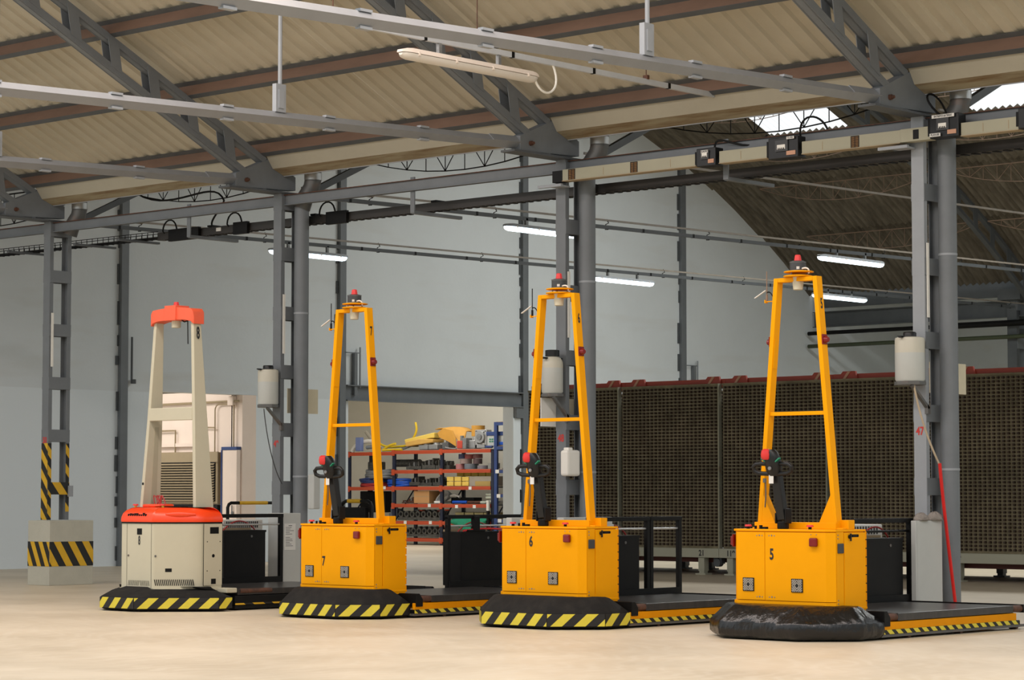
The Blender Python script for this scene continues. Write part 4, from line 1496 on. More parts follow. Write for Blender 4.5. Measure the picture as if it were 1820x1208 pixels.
def station(xp, ya, yb, lab, boxlab, frame, cab=None, kind5=False):
    """xp: plane of the side facing the bed; ya..yb battery box; frame: list of (y0,y1) top rails"""
    t = thing('battery_box', boxlab, 'battery', (xp - .16, (ya + yb) / 2, .0), 'battery boxes beside the beds')
    MB().box(xp - .3, xp, ya, yb, .24, .87).build('box', BLACK, t, bevel=.01)
    MB().box(xp - .31, xp + .005, ya - .005, yb + .005, .85, .875).build('lid_rim', BLACK, t)
    MB().box(xp - .29, xp - .27, ya, yb, .875, .9).build('lid_lip', LOUV, t)
    m = MB()
    for y in (ya + .1, yb - .1):
        m.box(xp - .26, xp - .08, y - .04, y + .04, 0, .245)
    m.build('stand', BLACK, t)
    MB().tube(bez((xp - .15, ya + .1, .87), (xp - .1, ya + .25, 1.05), (xp - .12, yb - .2, 1.0), (xp - .15, yb - .05, .88)), .009, 6).build('red_cable', REDH2, t, smooth=True)
    MB().cyl((xp + .001, (ya + yb) / 2 + .1, .8), (xp + .006, (ya + yb) / 2 + .1, .8), .016, 10).build('bolt', GALV, t)
    y0 = min(a for a, b in frame)
    y1 = max(b for a, b in frame)
    t = thing('charging_frame', lab, 'frame', (xp, (y0 + y1) / 2, 0), 'black frames beside the beds')
    for a, b in frame:
        MB().box(xp - .06, xp, a, b, 1.03, 1.075).build('top_rail', BLACK, t, bevel=.004)
        MB().box(xp - .055, xp - .005, b - .05, b, 0, 1.05).build('upright', BLACK, t, bevel=.004)
        MB().box(xp - .055, xp - .005, a, a + .05, 0, 1.05).build('upright', BLACK, t, bevel=.004)
        MB().cyl((xp - .03, a, .945), (xp - .03, b, .945), .012, 8).build('cross_rod', ALU if not kind5 else BLACK, t)
    MB().box(xp - .8, xp - .75, y0, y1, .0, .05).box(xp + .004, xp + .036, y0, y1 - .06, .22, .3).box(xp - .8, xp, y0, y0 + .045, .0, .05).build('base_tray', BLACK, t)
    return t


station(.2, -1.36, -.69, 'black charging frame with upright in front of column 47', 'black battery box behind the 5 vehicle body', [(-1.6, -.5)], kind5=True)
station(-2.72, -2.05, -1.37, 'black open double frame to the right of the 6 vehicle', 'black battery box right behind the 6 vehicle body', [(-2.2, -1.18), (-1.17, -.62)])
station(-5.76, -.96, -.22, 'black frame with rail left of the 6 vehicle body', 'black battery box standing between the 7 and 6 vehicles', [(-1.18, .1)])
station(-8.6, -2.15, -1.48, 'black frame behind the cream vehicle next to column 49', 'black battery box behind the cream vehicle', [(-2.25, -1.18)])
m = MB().box(-5.8, -5.73, -.75, -.66, .88, 1.06).box(-5.79, -5.74, -.85, -.55, .875, .9)
tag(m.build('clamp_block', BLACK, bevel=.008), 'black clamp block on the battery box left of the 6 vehicle', 'clamp')
m = MB().tube(bez((-5.78, -.9, .885), (-5.75, -.5, .93), (-5.75, -.1, .92), (-5.72, .1, .8)), .011, 6)
tag(m.build('red_charging_cable', REDHOSE, smooth=True), 'red charging cable lying along the box left of 6 vehicle', 'cable')
m = MB().box(-6.1, -5.72, -1.62, -1.0, .17, .2).box(-6.1, -5.72, -1.62, -1.6, .2, .26).cyl((-6.0, -1.45, .225), (-5.75, -1.45, .225), .025, 10).box(-6.06, -5.98, -1.6, -1.1, 0, .17)
tag(m.build('roller_cradle', BLACK, bevel=.004), 'low black roller cradle on the floor right of the 7 vehicle', 'cradle')


def charger(x0, x1, y0, y1, z1, lab):
    t = thing('battery_charger', lab, 'charger', ((x0 + x1) / 2, (y0 + y1) / 2, 0), 'battery chargers behind the boxes')
    MB().box(x0, x1, y0, y1, .1, z1).build('casing', CHG, t, bevel=.012)
    m = MB()
    n = 16
    for i in range(n):
        y = y0 + .05 + (y1 - y0 - .12) * i / n
        m.box(x1 - .001, x1 + .003, y, y + (y1 - y0) * .03, z1 - .1, z1 - .02)
    m.build('vent_slots', DARKG, t, kind='stuff')
    MB().box(x1, x1 + .006, y1 - .1, y1 - .005, z1 - .26, z1 - .15).build('blue_sticker', BLUEP, t, label='blue sticker')
    MB().box(x1, x1 + .008, y1 - .09, y1 - .02, z1 - .72, z1 - .3).build('side_strip', WHITE, t)
    return t


charger(-.5, -.12, -1.5, -.58, 1.01, 'white battery charger with vents behind the black box at 5')
charger(-9.3, -8.92, -1.9, -1.24, 1.0, 'pale battery charger inside the frame by column 49')
t = thing('control_cabinet', 'pale grey cabinet with a rag on top before column 47', 'cabinet', (.16, -.36, 0), 'pale grey control cabinets')
MB().box(.25, .31, -.62, -.12, 0, 1.05).build('body', CABG, t, bevel=.006)
MB().box(.31, .313, -.6, -.14, .05, 1.03).build('side_panel', CABG, t, bevel=.002)
t = thing('control_cabinet', 'pale grey cabinet with taped paper beside column 49', 'cabinet', (-8.75, -1.0, 0), 'pale grey control cabinets')
MB().box(-8.9, -8.62, -1.17, -.87, 0, 1.08).build('body', CABG, t, bevel=.006)
p = MB().box(-8.62, -8.617, -1.15, -.96, .62, .95).build('notice_sheet', PAPER, t, label='white printed sheet')
m = MB()
rnd = random.Random(9)
for i in range(13):
    z = .92 - i * .021
    w = rnd.uniform(.07, .15)
    if i in (0,):
        m.box(-8.617, -8.6165, -1.08, -1.02, z, z + .008)
    elif i != 6:
        m.box(-8.617, -8.6165, -1.13, -1.13 + w, z, z + .006)
m.build('printed_lines', DARKG, p, kind='stuff')
t = thing('control_cabinet', 'long low pale grey cabinet behind the 6 vehicle', 'cabinet', (-4.0, -1.2, 0), 'pale grey control cabinets')
MB().box(-3.9, -3.82, -2.22, -1.95, 0, 1.065).build('body', CABG, t, bevel=.006)
MB().box(-3.92, -3.82, -1.35, -.5, 0, 1.06).build('body', CABG, t, bevel=.006)
MB().box(-3.9, -3.84, -1.95, -1.35, .0, .98).build('middle_unit', CABG, t, bevel=.006)
m = MB().box(-2.82, -2.72, -1.95, -1.8, .875, 1.0)
tag(m.build('small_grey_box', CABG, bevel=.006), 'small pale grey box on top of the battery behind 6', 'box')
# rag on the cabinet
rnd = random.Random(4)
for (cx, cy, rx, ry, rz_, lab) in ((.275, -.46, .075, .1, .075, 'crumpled grey rag at left on the pale cabinet top'), (.285, -.22, .07, .12, .085, 'crumpled grey rag at right on the pale cabinet top')):
    R = []
    for k in range(7):
        a = k / 6 * pi / 2
        R.append([(cx + rx * cos(a) * cos(b) * (1 + .14 * sin(5 * b + k)), cy + ry * cos(a) * sin(b) * (1 + .14 * cos(4 * b + k)), 1.05 + rz_ * sin(a) * (1 + .12 * sin(6 * b))) for b in [2 * pi * i / 20 for i in range(20)]])
    m = MB().rings(R)
    tag(m.build('rag', mat('grey_rag_%d' % int(-cy * 100), (150, 142, 134), .9, 0, .35, 20, bump=.8, bscale=30), smooth='all'), lab, 'cloth', 'rags on the cabinet')

# ------------------------------------------------------------------ water cans on the columns


def can(X, y0, y1, z0, z1, lab, neck=False, yoff=0.0, xoff=.0):
    cy, r = (y0 + y1) / 2, (y1 - y0) / 2 * .98
    cx = X + xoff
    br = thing('can_bracket', 'steel shelf bracket under the ' + lab, 'bracket', (cx, cy, z0 - .3), 'brackets under the water cans')
    MB().prism([(cx + (r + .012) * cos(pi / 8 + k * pi / 4), cy + (r + .012) * sin(pi / 8 + k * pi / 4)) for k in range(8)], 'z', z0 - .04, z0 - .002).build('shelf_plate', GALV, br, bevel=.004)
    MB().bar((cx + .09, cy - r * .7, z0 - .045), (cx + .09, -.02, z0 - .28), .03, .04, (1, 0, 0)).build('brace', GALV, br)
    MB().box(cx + .07, cx + .11, -.05, -.0, z0 - .34, z0 - .24).build('fixing_tab', GALV, br)
    h = z1 - z0
    t = thing('water_can', lab, 'canister', (cx, cy, z0), 'plastic water cans on the columns')
    if neck:
        prof = [(r * .9, 0), (r, .02), (r, h * .62), (r * .97, h * .68), (r * .8, h * .76), (r * .5, h * .8), (r * .42, h * .82)]
    else:
        prof = [(r * .94, 0), (r, .02), (r, h * .9), (r * .96, h * .95), (r * .7, h * .97), (r * .3, h * .975)]
    # lower part shows the liquid level
    lv = h * .55 if neck else h * .62
    low = [(a, b) for a, b in prof if b < lv] + [(r, lv)]
    MB().lathe((cx, cy, z0), low, 28).build('filled_part', LIQ, t, smooth=True)
    MB().lathe((cx, cy, z0), [(r, lv)] + [(a, b) for a, b in prof if b > lv], 28).build('upper_part', TANK, t, smooth=True)
    zt = z0 + prof[-1][1]
    MB().lathe((cx, cy, zt - .01), [(.07, 0), (.07, .05), (.062, .06)] if not neck else [(.085, 0), (.085, .07), (.075, .075)], 18).build('screw_cap', BLACKP, t, smooth=True)
    m = MB()
    for s in (-1, 1):
        zz = z0 + h * (.94 if not neck else .74)
        m.box(cx - .02, cx + .02, cy + s * r - .03 * (s > 0) - .06 * (s < 0) * 0 - .03, cy + s * r + .06 * (s > 0) - .0, zz, zz + .018)
        m.bar((cx, cy + s * r * .8, zz + .01), (cx, cy + s * (r + .05), zz + .014), .04, .014)
    m.build('side_lug', BLACKP, t)
    return t


can(.0, -.375, -.055, 2.5, 2.98, 'straight white water can above the red hose')
can(-5, -.32, -.06, 2.51, 3.06, 'narrow-necked white water can behind the 6 mast', True)
can(-10, -.325, -.045, 2.5, 2.98, 'straight white water can above the papered cabinet')
# move cans clear of the posts: they stand on brackets in front of the post
m = MB().tube(bez((.1, -.3, 2.46), (.15, -.3, 2.2), (.25, -.3, 1.9), (.335, -.2, 1.63), 16), .011, 6)
tag(m.build('thin_hose', mat('beige_hose', (176, 158, 132), .6), smooth=True), 'thin beige hose from can down column 47', 'hose')
m = MB().tube(bez((.34, -.2, 1.64), (.34, -.14, 1.2), (.345, -.04, .7), (.35, .09, .02), 24), .018, 8)
tag(m.build('red_hose', REDHOSE, smooth=True), 'red hose hanging down the column 47 drainpipe', 'hose')
m = MB().tube(bez((-9.92, -.33, 2.44), (-9.9, -.3, 2.1), (-9.9, -.2, 1.7), (-9.92, .0, 1.45), 16), .007, 5)
tag(m.build('thin_wire_hose', DARKG, smooth=True), 'thin dark hose curving from can to column 49', 'hose')

# boards, boxes and small things on the columns
for (X, y0, y1, z0, z1, lab) in ((.0, .3, 1.02, 2.4, 2.73, 'cream square board behind the drainpipe beside red hose'), (-10, .24, .8, 2.4, 2.73, 'cream board behind column between cream and 7 vehicles'),
                                 (-5, -.3, .05, 2.12, 2.46, 'white square board left of column 48'), (-5, .1, .47, 2.13, 2.46, 'cream square board right of column 48')):
    m = MB().box(X - .092, X - .082, y0, y1, z0, z1)
    tag(m.build('board', BOARD if 'cream' in lab else WHITE), lab, 'board', 'square boards on the columns')
t = thing('white_canister', 'white plastic jerrycan hanging on column 48 behind 6 vehicle', 'canister', (-4.8, -.2, 1.5))
MB().box(-4.91, -4.79, -.16, .08, 1.53, 1.84).build('body', WHITE, t, bevel=.03)
MB().box(-4.89, -4.81, -.12, -.04, 1.83, 1.87).build('cap', WHITE, t, bevel=.01)
MB().box(-4.87, -4.83, .08, .11, 1.62, 1.74).build('handle', WHITE, t, bevel=.008)
m = MB().box(-9.62, -9.5, .18, .3, 1.12, 1.58)
tag(m.build('wall_box', CABG, bevel=.015), 'pale grey box mounted on the drainpipe of column 49', 'box')

# guard hoops
for (X, y0, y1, z, lab) in ((-10.6, -.35, .55, 1.2, 'black and yellow tube hoop behind column 49'), (-14.6, 6, 6.0, 1.2, '')):
    if not lab:
        continue
    t = thing('guard_hoop', lab, 'guard', (X, (y0 + y1) / 2, 0), 'black and yellow tube hoops')
    MB().tube([(X, y0, 0), (X, y0, z - .06), (X, y0 + .02, z - .02), (X, y0 + .06, z), (X, y1 - .06, z), (X, y1 - .02, z - .02), (X, y1, z - .06), (X, y1, 0)], .022, 8).build('tube', BLACK, t, smooth=True)
    MB().cyl((X, y0 + .2, z), (X, y1 - .2, z), .024, 10).build('yellow_sleeve', TAPEO, t, smooth=True)
t = thing('guard_hoop', 'black and yellow tube hoop of dark trolley seen through 7 mast', 'guard', (-14.6, 6, 0), 'black and yellow tube hoops')
MB().tube([(-15.0, 6, 0), (-15.0, 6, 1.12), (-14.97, 6, 1.17), (-14.9, 6, 1.2), (-14.4, 6, 1.2), (-14.33, 6, 1.17), (-14.3, 6, 1.12), (-14.3, 6, 0)], .03, 8).build('tube', BLACK, t, smooth=True)
MB().cyl((-14.85, 6, 1.2), (-14.55, 6, 1.2), .034, 10).build('yellow_sleeve', TAPEO, t, smooth=True)
MB().cyl((-14.3, 6, .75), (-14.3, 6, .9), .034, 10).build('yellow_sleeve', TAPEO, t, smooth=True)
MB().box(-14.95, -14.35, 5.9, 5.98, .3, 1.1).build('dark_panel', BLACK, t)
MB().box(-15.0, -14.3, 5.7, 6.3, .1, .25).build('base', BLACK, t)

# ------------------------------------------------------------------ store shelving seen through the opening
SY = 23.0


def sx(c):
    return -32.77 + .00383 * c


def sz(c):
    return 3.341 - .0028 * c


t = thing('pallet_racking', 'orange and navy shelving rack filled with parts in the store', 'rack', (sx(780), SY, 0))
for c in (110, 545, 993, 1452):
    x = sx(c)
    for y in (SY, SY + .8):
        MB().box(x - .045, x + .045, y - .03, y + .03, 0, 2.42 if c != 1452 else 2.4).build('upright', NAVY, t)
    MB().bar((x, SY + .03, .6), (x, SY + .8, 1.5), .02, .03).build('diagonal', NAVY, t)
LV = {0: (348, 672), 1: (338, 518, 670, 828, 985, 1140), 2: (335, 515, 668, 828, 985, 1140)}
CX = (110, 545, 993, 1452)
for b, lv in LV.items():
    for c in lv:
        z = sz(c)
        x0, x1 = sx(CX[b]), sx(CX[b + 1])
        MB().box(x0 + .04, x1 - .04, SY - .05, SY - .01, z - .06, z + .03).box(x0 + .04, x1 - .04, SY - .055, SY - .05, z - .03, z - .0).build('beam', ORR, t)
        MB().box(x0 - .05, x0 + .05, SY - .06, SY - .03, z - .1, z + .05).build('beam_end', ORR, t)
        MB().box(x0 + .05, x1 - .05, SY, SY + .8, z - .01, z + .025).build('shelf_board', STEELD, t)
for c, q in ((465, 668), (890, 830), (1262, 672), (665, 985), (900, 985), (1140, 838), (1300, 838)):
    MB().box(sx(c) - .05, sx(c) + .05, SY - .062, SY - .056, sz(q) - .045, sz(q) + .035).build('shelf_label', PAPER, t)
t = thing('blue_shelving', 'tall blue shelving unit at right end of the store racks', 'rack', (sx(1600), SY, 0))
for c in (1480, 1760):
    for y in (SY, SY + .5):
        MB().box(sx(c) - .05, sx(c) + .05, y - .03, y + .03, 0, 3.1).build('upright', BLUER, t)
for c in (95, 310, 520, 735, 960):
    MB().box(sx(1480), sx(1760), SY - .04, SY, sz(c) - .06, sz(c) + .02).build('beam', BLUER, t)
    MB().box(sx(1480), sx(1760), SY, SY + .5, sz(c), sz(c) + .03).build('shelf_board', WOODB, t)
for c, q in ((1500, 525), (1512, 742), (1522, 962)):
    MB().box(sx(c) - .06, sx(c) + .06, SY - .05, SY - .041, sz(q) - .05, sz(q) + .04).build('shelf_label', PAPER, t)


def it(m, name, mt, lab, cat, grp=None, **k):
    return tag(m.build(name, mt, **k), lab, cat, grp)


def sbox(c0, c1, q0, q1, d0=.05, d1=.5):
    return MB().box(sx(c0), sx(c1), SY + d0, SY + d1, sz(q1), sz(q0))


def pipe2(pts, r, y=.25, n=8):
    P = [(sx(c), SY + y, sz(q)) for c, q in pts]
    out = []
    for i in range(len(P) - 1):
        for k in range(5):
            s = k / 5
            p0, p1, p2, p3 = P[max(i - 1, 0)], P[i], P[i + 1], P[min(i + 2, len(P) - 1)]
            out.append(tuple(.5 * (2 * b + (c_ - a) * s + (2 * a - 5 * b + 4 * c_ - d) * s * s + (3 * b - a - 3 * c_ + d) * s ** 3) for a, b, c_, d in zip(p0, p1, p2, p3)))
    out.append(P[-1])
    return MB().tube(out, r, n)


G1 = 'things on top of the orange rack'
it(pipe2([(60, 345), (90, 290), (150, 250), (230, 230), (300, 250), (340, 300)], .055), 'white_flexible_duct', mat('offwhite_duct', (232, 226, 216), .6), 'thick off-white flexible duct curled on the rack top', 'hose', G1, smooth=True)
it(pipe2([(140, 140), (185, 200), (240, 290), (270, 345)], .05, .5), 'leaning_tube', mat('pale_tube', (178, 168, 150), .6), 'pale tube leaning against the store wall', 'tube', G1, smooth=True)
it(sbox(140, 195, 195, 325, .1, .2), 'blue_grey_plate', mat('blue_translucent', (120, 134, 180), .4), 'blue translucent plate standing on the rack top', 'plate', G1, bevel=.01)
it(pipe2([(200, 290), (260, 285), (330, 300)], .05, .3), 'grey_sleeve', STEELL, 'pale grey sleeve lying on the rack top', 'tube', G1, smooth=True)
it(pipe2([(295, 180), (310, 250), (390, 285), (500, 285), (580, 270), (640, 200), (665, 130), (655, 65)], .03, .35), 'yellow_hose', YELH, 'long yellow hose rising above the rack top', 'hose', G1, smooth=True)
it(pipe2([(410, 318), (470, 280), (530, 262)], .035, .1), 'yellow_hose_end', YELH, 'short yellow hose piece at the front of rack top', 'hose', G1, smooth=True)
it(pipe2([(420, 322), (520, 318), (605, 318)], .032, .05), 'yellow_tube', YELH, 'straight yellow tube along front of rack top', 'hose', G1, smooth=True)
it(pipe2([(520, 300), (570, 285), (620, 265)], .05, .4), 'grey_duct', STEELL, 'grey duct piece under the foam blocks', 'tube', G1, smooth=True)
m = MB().prism([(sx(625), sz(225)), (sx(905), sz(165)), (sx(905), sz(215)), (sx(860), sz(218)), (sx(635), sz(270))], 'y', SY + .05, SY + .5)
it(m, 'foam_block', FOAM, 'upper yellow foam block tilted on the rack top', 'foam', G1, bevel=.02)
m = MB().prism([(sx(640), sz(250)), (sx(765), sz(222)), (sx(900), sz(225)), (sx(900), sz(255)), (sx(645), sz(292))], 'y', SY + .02, SY + .45)
it(m, 'foam_block', FOAMD, 'lower tan foam block on the rack top', 'foam', G1, bevel=.02)


def casting(c0, c1, q0, q1, lab, d=.05, mt=ALU):
    x0, x1, z0, z1 = sx(c0), sx(c1), sz(q1), sz(q0)
    t = thing('metal_casting', lab, 'machine part', ((x0 + x1) / 2, SY + d + .15, z0), 'metal castings in the store')
    MB().box(x0, x1, SY + d, SY + d + .28, z0, z0 + (z1 - z0) * .75).build('block', mt, t, bevel=.02)
    m = MB()
    for k in range(4):
        z = z0 + (z1 - z0) * (.12 + k * .16)
        m.box(x0 - .012, x1 + .012, SY + d - .012, SY + d + .29, z, z + (z1 - z0) * .07)
    m.build('fins', mt, t)
    MB().cyl(((x0 + x1) / 2, SY + d + .14, z0 + (z1 - z0) * .7), ((x0 + x1) / 2, SY + d + .14, z1), (x1 - x0) * .3, 12).build('top_flange', mt, t, smooth=True)
    return t


casting(765, 845, 262, 322, 'silver finned casting under the foam blocks')
casting(855, 935, 258, 322, 'silver finned casting right of its twin on rack top')
casting(940, 1000, 235, 322, 'grey motor casting left of the ochre sheet', .2, METC)
# ochre rubber sheet folded over like a funnel
R = []
for k in range(9):
    s = k / 8
    R.append([(sx(915 + 235 * s), SY + .05 + .5 * j / 5 + .1 * sin(s * 3), sz(165 - 52 * sin(pi * (s * .75 + .2)) + 0 * s + (150 * max(0, s - .1) if j < 2 else 10) * (1 if j < 2 else 0) * (.9 if s > .35 else .3))) for j in range(6)])
m = MB().rings(R, cap=False, closed=False)
o = it(m, 'ochre_sheet', LEATH, 'ochre rubber sheet draped like a funnel on the rack top', 'sheet', G1, smooth='all')
sd = o.modifiers.new('thick', 'SOLIDIFY')
sd.thickness = .02
m = MB()
R = [[(sx(c), SY + y, sz(q)) for c, q in ((940, 170), (1000, 125), (1080, 150), (1110, 230), (1115, 300), (1040, 250), (960, 215))] for y in (.02, .05)]
m.rings(R)
it(m, 'ochre_flap', LEATH, 'ochre rubber flap hanging in front of the draped sheet', 'sheet', G1, bevel=.01)
m = MB().lathe((sx(1235), SY + .35, sz(205)), [(.17, 0), (.17, .27), (.15, .27), (.15, .02)], 18)
it(m, 'ochre_roll', LEATH, 'ochre rubber roll standing behind the silver pump', 'roll', G1, smooth=True)
t = thing('silver_pump', 'big silver pump casting with ring at right of rack top', 'machine part', (sx(1315), SY + .15, sz(315)))
MB().box(sx(1262), sx(1368), SY + .1, SY + .35, sz(315), sz(280)).box(sx(1265), sx(1285), SY + .1, SY + .3, sz(315), sz(155)).box(sx(1350), sx(1370), SY + .1, SY + .3, sz(315), sz(155)).build('frame', ALU, t, bevel=.012)
MB().cyl((sx(1318), SY + .05, sz(215)), (sx(1318), SY + .3, sz(215)), .15, 18).build('barrel', ALU, t, smooth=True)
MB().cyl((sx(1318), SY + .02, sz(215)), (sx(1318), SY + .05, sz(215)), .08, 16).build('ring', METC, t, smooth=True)
MB().box(sx(1268), sx(1368), SY + .1, SY + .3, sz(170), sz(150)).build('top_bar', ALU, t, bevel=.01)
casting(1205, 1258, 215, 318, 'ribbed silver motor left of the silver pump', .12)
t = thing('red_motor', 'small red motor with grey cap on the rack top', 'machine part', (sx(1150), SY + .1, sz(318)))
MB().box(sx(1120), sx(1170), SY + .02, SY + .25, sz(318), sz(245)).build('body', mat('motor_red', (190, 70, 52), .5), t, bevel=.02)
MB().box(sx(1172), sx(1205), SY + .02, SY + .25, sz(318), sz(222)).build('grey_side', METC, t, bevel=.01)
MB().cyl((sx(1150), SY + .1, sz(245)), (sx(1150), SY + .1, sz(200)), .05, 10).build('cap', METC, t)
it(pipe2([(1010, 305), (1060, 315), (1110, 318)], .02, .05), 'aluminium_strip', ALU, 'thin aluminium strip at the front of rack top', 'strip', G1)
t = thing('blue_tub', 'white label tub with blue lid beside blue shelving', 'tub', (sx(1460), SY + .2, sz(310)))
MB().box(sx(1380), sx(1540), SY + .08, SY + .4, sz(300), sz(205)).build('tub', CABG, t, bevel=.01)
MB().box(sx(1376), sx(1545), SY + .06, SY + .42, sz(205), sz(170)).build('lid', BLUER, t, bevel=.01)
MB().box(sx(1380), sx(1440), SY - .0, SY + .06, sz(312), sz(295)).build('blue_tray', BLUER, t)
m = MB()
for c in (1400, 1420, 1440):
    for q in (232, 252):
        m.box(sx(c), sx(c + 14), SY + .072, SY + .079, sz(q + 12), sz(q))
m.build('green_marks', GREENP, t)
it(MB().cyl((sx(1560), SY + .1, sz(265)), (sx(1615), SY + .1, sz(265)), .07, 12), 'grey_motor', METC, 'grey round motor on the blue shelving', 'machine part', 'things on the blue shelving', smooth=True)
it(sbox(1490, 1560, 262, 290), 'blue_case', BLUEH, 'blue case on the upper blue shelf', 'case', 'things on the blue shelving', bevel=.01)
for k in range(3):
    it(sbox(1540, 1640, 25 + k * 17, 40 + k * 17, .02, .4), 'flat_carton', mat('pale_carton_%d' % k, ((190, 184, 174), (160, 150, 140), (206, 200, 190))[k], .8), ['uppermost flat carton on top of blue shelving', 'middle flat carton on top of blue shelving', 'lowest flat carton on top of blue shelving'][k], 'box', 'flat cartons on the blue shelving', bevel=.005)
# coils of hose in the left bay


def coil(cx, cq, rx, ry, r, n, mt, lab, yd=.35, hz=.035):
    m = MB()
    rnd = random.Random(int(cx + cq))
    for k in range(n):
        a0 = rnd.uniform(0, 6)
        P = [(sx(cx) + rx * (1 + rnd.uniform(-.08, .08)) * cos(a), SY + yd + ry * sin(a), sz(cq) + k * hz + .02 * sin(2 * a + a0)) for a in [2 * pi * i / 24 for i in range(24)]]
        m.tube(P, r, 6, closed=True)
    return it(m, 'hose_coil', mt, lab, 'hose', 'hose coils in the left bay', smooth='all')


coil(270, 655, .42, .28, .032, 3, REDH2, 'dull red hose coil at bottom of the left bay')
coil(265, 612, .44, .3, .03, 3, NAVYH, 'navy hose coil above the red hose coil')
coil(330, 575, .46, .3, .035, 6, GREYH, 'thick grey hose coil topmost in the left bay')
coil(545, 648, .44, .26, .032, 5, BLUEH, 'bright blue hose coil beside the second upright', .3)
it(sbox(195, 280, 425, 560, .35, .7), 'dark_machine', METD, 'dark machine lump behind the hose coils', 'machine part', 'things in the left bay', bevel=.02)
it(MB().cyl((sx(420), SY + .5, sz(440)), (sx(660), SY + .5, sz(440)), .1, 12), 'dark_tube', METD, 'dark horizontal tube at back of the left bay', 'tube', 'things in the left bay', smooth=True)
it(sbox(80, 330, 700, 900, .5, .75), 'dark_crate', BLACK, 'dark crate low in the left bay', 'crate', 'things in the left bay', bevel=.02)
# middle bay: machine parts on upper shelves
rnd = random.Random(12)


def bearing(c, q, s, lab, mt, grp):
    t = thing('bearing_unit', lab, 'machine part', (sx(c), SY + .12, sz(q)), grp)
    w = .11 * s
    MB().box(-w, w, -.06, .1, 0, .07 * s).build('foot', mt, t, local=True, bevel=.008)
    MB().cyl((0, -.05, .15 * s), (0, .07, .15 * s), .085 * s, 12).box(-.06 * s, .06 * s, -.04, .06, .05 * s, .13 * s).build('housing', mt, t, local=True, smooth=True)
    MB().cyl((0, -.056, .15 * s), (0, -.05, .15 * s), .045 * s, 10).build('bore', BLACK, t, local=True)
    return t


b0 = bearing(590, 965, 1.0, 'grey bearing unit, first from the second upright, lower middle shelf', METD, 'bearing units on the lower middle shelf')
for i in range(1, 8):
    copy_tree(b0, (sx(590 + i * 53), SY + .12, sz(965)), 0, 'grey bearing unit, %s from the second upright, lower middle shelf' % ORD[i])
b1 = bearing(665, 915, .85, 'pale bearing unit, first of the back row, lower middle shelf', METC, 'pale bearing units behind the row')
b1.location = (sx(665), SY + .4, sz(940))
for i in range(1, 6):
    copy_tree(b1, (sx(665 + i * 52), SY + .4, sz(940)), 0, 'pale bearing unit, %s of the back row, lower middle shelf' % ORD[i])
b2 = bearing(660, 1118, 1.0, 'grey bearing unit, first from the second upright, lowest middle shelf', METD, 'bearing units on the lowest middle shelf')
for i in range(1, 7):
    copy_tree(b2, (sx(660 + i * 50), SY + .12, sz(1118)), 0, 'grey bearing unit, %s from the second upright, lowest middle shelf' % ORD[i])
b3 = bearing(700, 1075, .85, 'pale bearing unit, first of the back row, lowest middle shelf', METC, 'pale bearing units on the lowest shelf')
b3.location = (sx(690), SY + .4, sz(1095))
for i in range(1, 6):
    copy_tree(b3, (sx(690 + i * 50), SY + .4, sz(1095)), 0, 'pale bearing unit, %s of the back row, lowest middle shelf' % ORD[i])
for i, (c, q) in enumerate(((745, 880), (915, 884), (980, 872), (900, 1040), (930, 1028), (968, 1026))):
    it(sbox(c - 14, c + 14, q - 6, q + 6, .2, .3), 'orange_cap', mat('orange_cap_%d' % i, (226, 84, 40), .5), 'small orange plastic cap, %s along the bearing units of the %s middle shelf' % (ORD[i % 3], 'lower' if i < 3 else 'lowest'), 'cap', 'orange caps on the bearing units')


def lump(c0, c1, q0, q1, lab, mt, d=.1, name='machine_part'):
    """small clutter of cast pieces: body, shaft and lugs"""
    x0, x1, z0, z1 = sx(c0), sx(c1), sz(q1), sz(q0)
    h = z1 - z0
    t = thing(name, lab, 'machine part', ((x0 + x1) / 2, SY + d + .1, z0), 'machine parts in the middle bay')
    MB().box(x0, x1, SY + d, SY + d + .3, z0, z0 + h * .4).build('base', mt, t, bevel=.01)
    MB().cyl((x0 + .02, SY + d + .15, z0 + h * .6), (x1 - .02, SY + d + .15, z0 + h * .6), h * .24, 10).build('shaft', mt, t, smooth=True)
    for k in range(3):
        xx = x0 + (x1 - x0) * (.2 + .3 * k)
        MB().box(xx - .02, xx + .02, SY + d + .02, SY + d + .26, z0, z0 + h * (.75 + .25 * ((k * 7 + int(c0)) % 3) / 2)).build('lug', METC if k % 2 else mt, t, bevel=.006)
    return t


lump(630, 770, 425, 500, 'dark shaft assembly at left on the upper middle shelf', METD)
lump(780, 900, 400, 500, 'dark shaft assembly at centre of the upper middle shelf', METD)
lump(905, 1035, 415, 500, 'dark shaft assembly at right on the upper middle shelf', METD)
lump(660, 760, 565, 650, 'dark shaft assembly at left on the second middle shelf', METD)
lump(765, 870, 580, 652, 'dark shaft assembly at centre of second middle shelf', METD)
lump(880, 985, 570, 650, 'dark shaft assembly at right on the second middle shelf', METD)
lump(590, 640, 785, 812, 'small row of brown fittings left of the carton', RUSTC)
lump(645, 700, 755, 812, 'brown fitting beside the cardboard carton', RUSTC)
lump(455, 540, 850, 940, 'bluish metal valve heap beside second upright', mat('bluish_metal', (110, 118, 130), .4, .5, .3, 20), .15)
t = thing('cardboard_box', 'plain cardboard carton on the third middle shelf', 'box', (sx(795), SY + .2, sz(810)))
MB().box(sx(725), sx(868), SY + .02, SY + .45, sz(812), sz(697)).build('carton', CARD, t, bevel=.005)
MB().box(sx(725), sx(868), SY + .018, SY + .02, sz(752), sz(748)).build('tape_seam', LOUV, t)
m = MB()
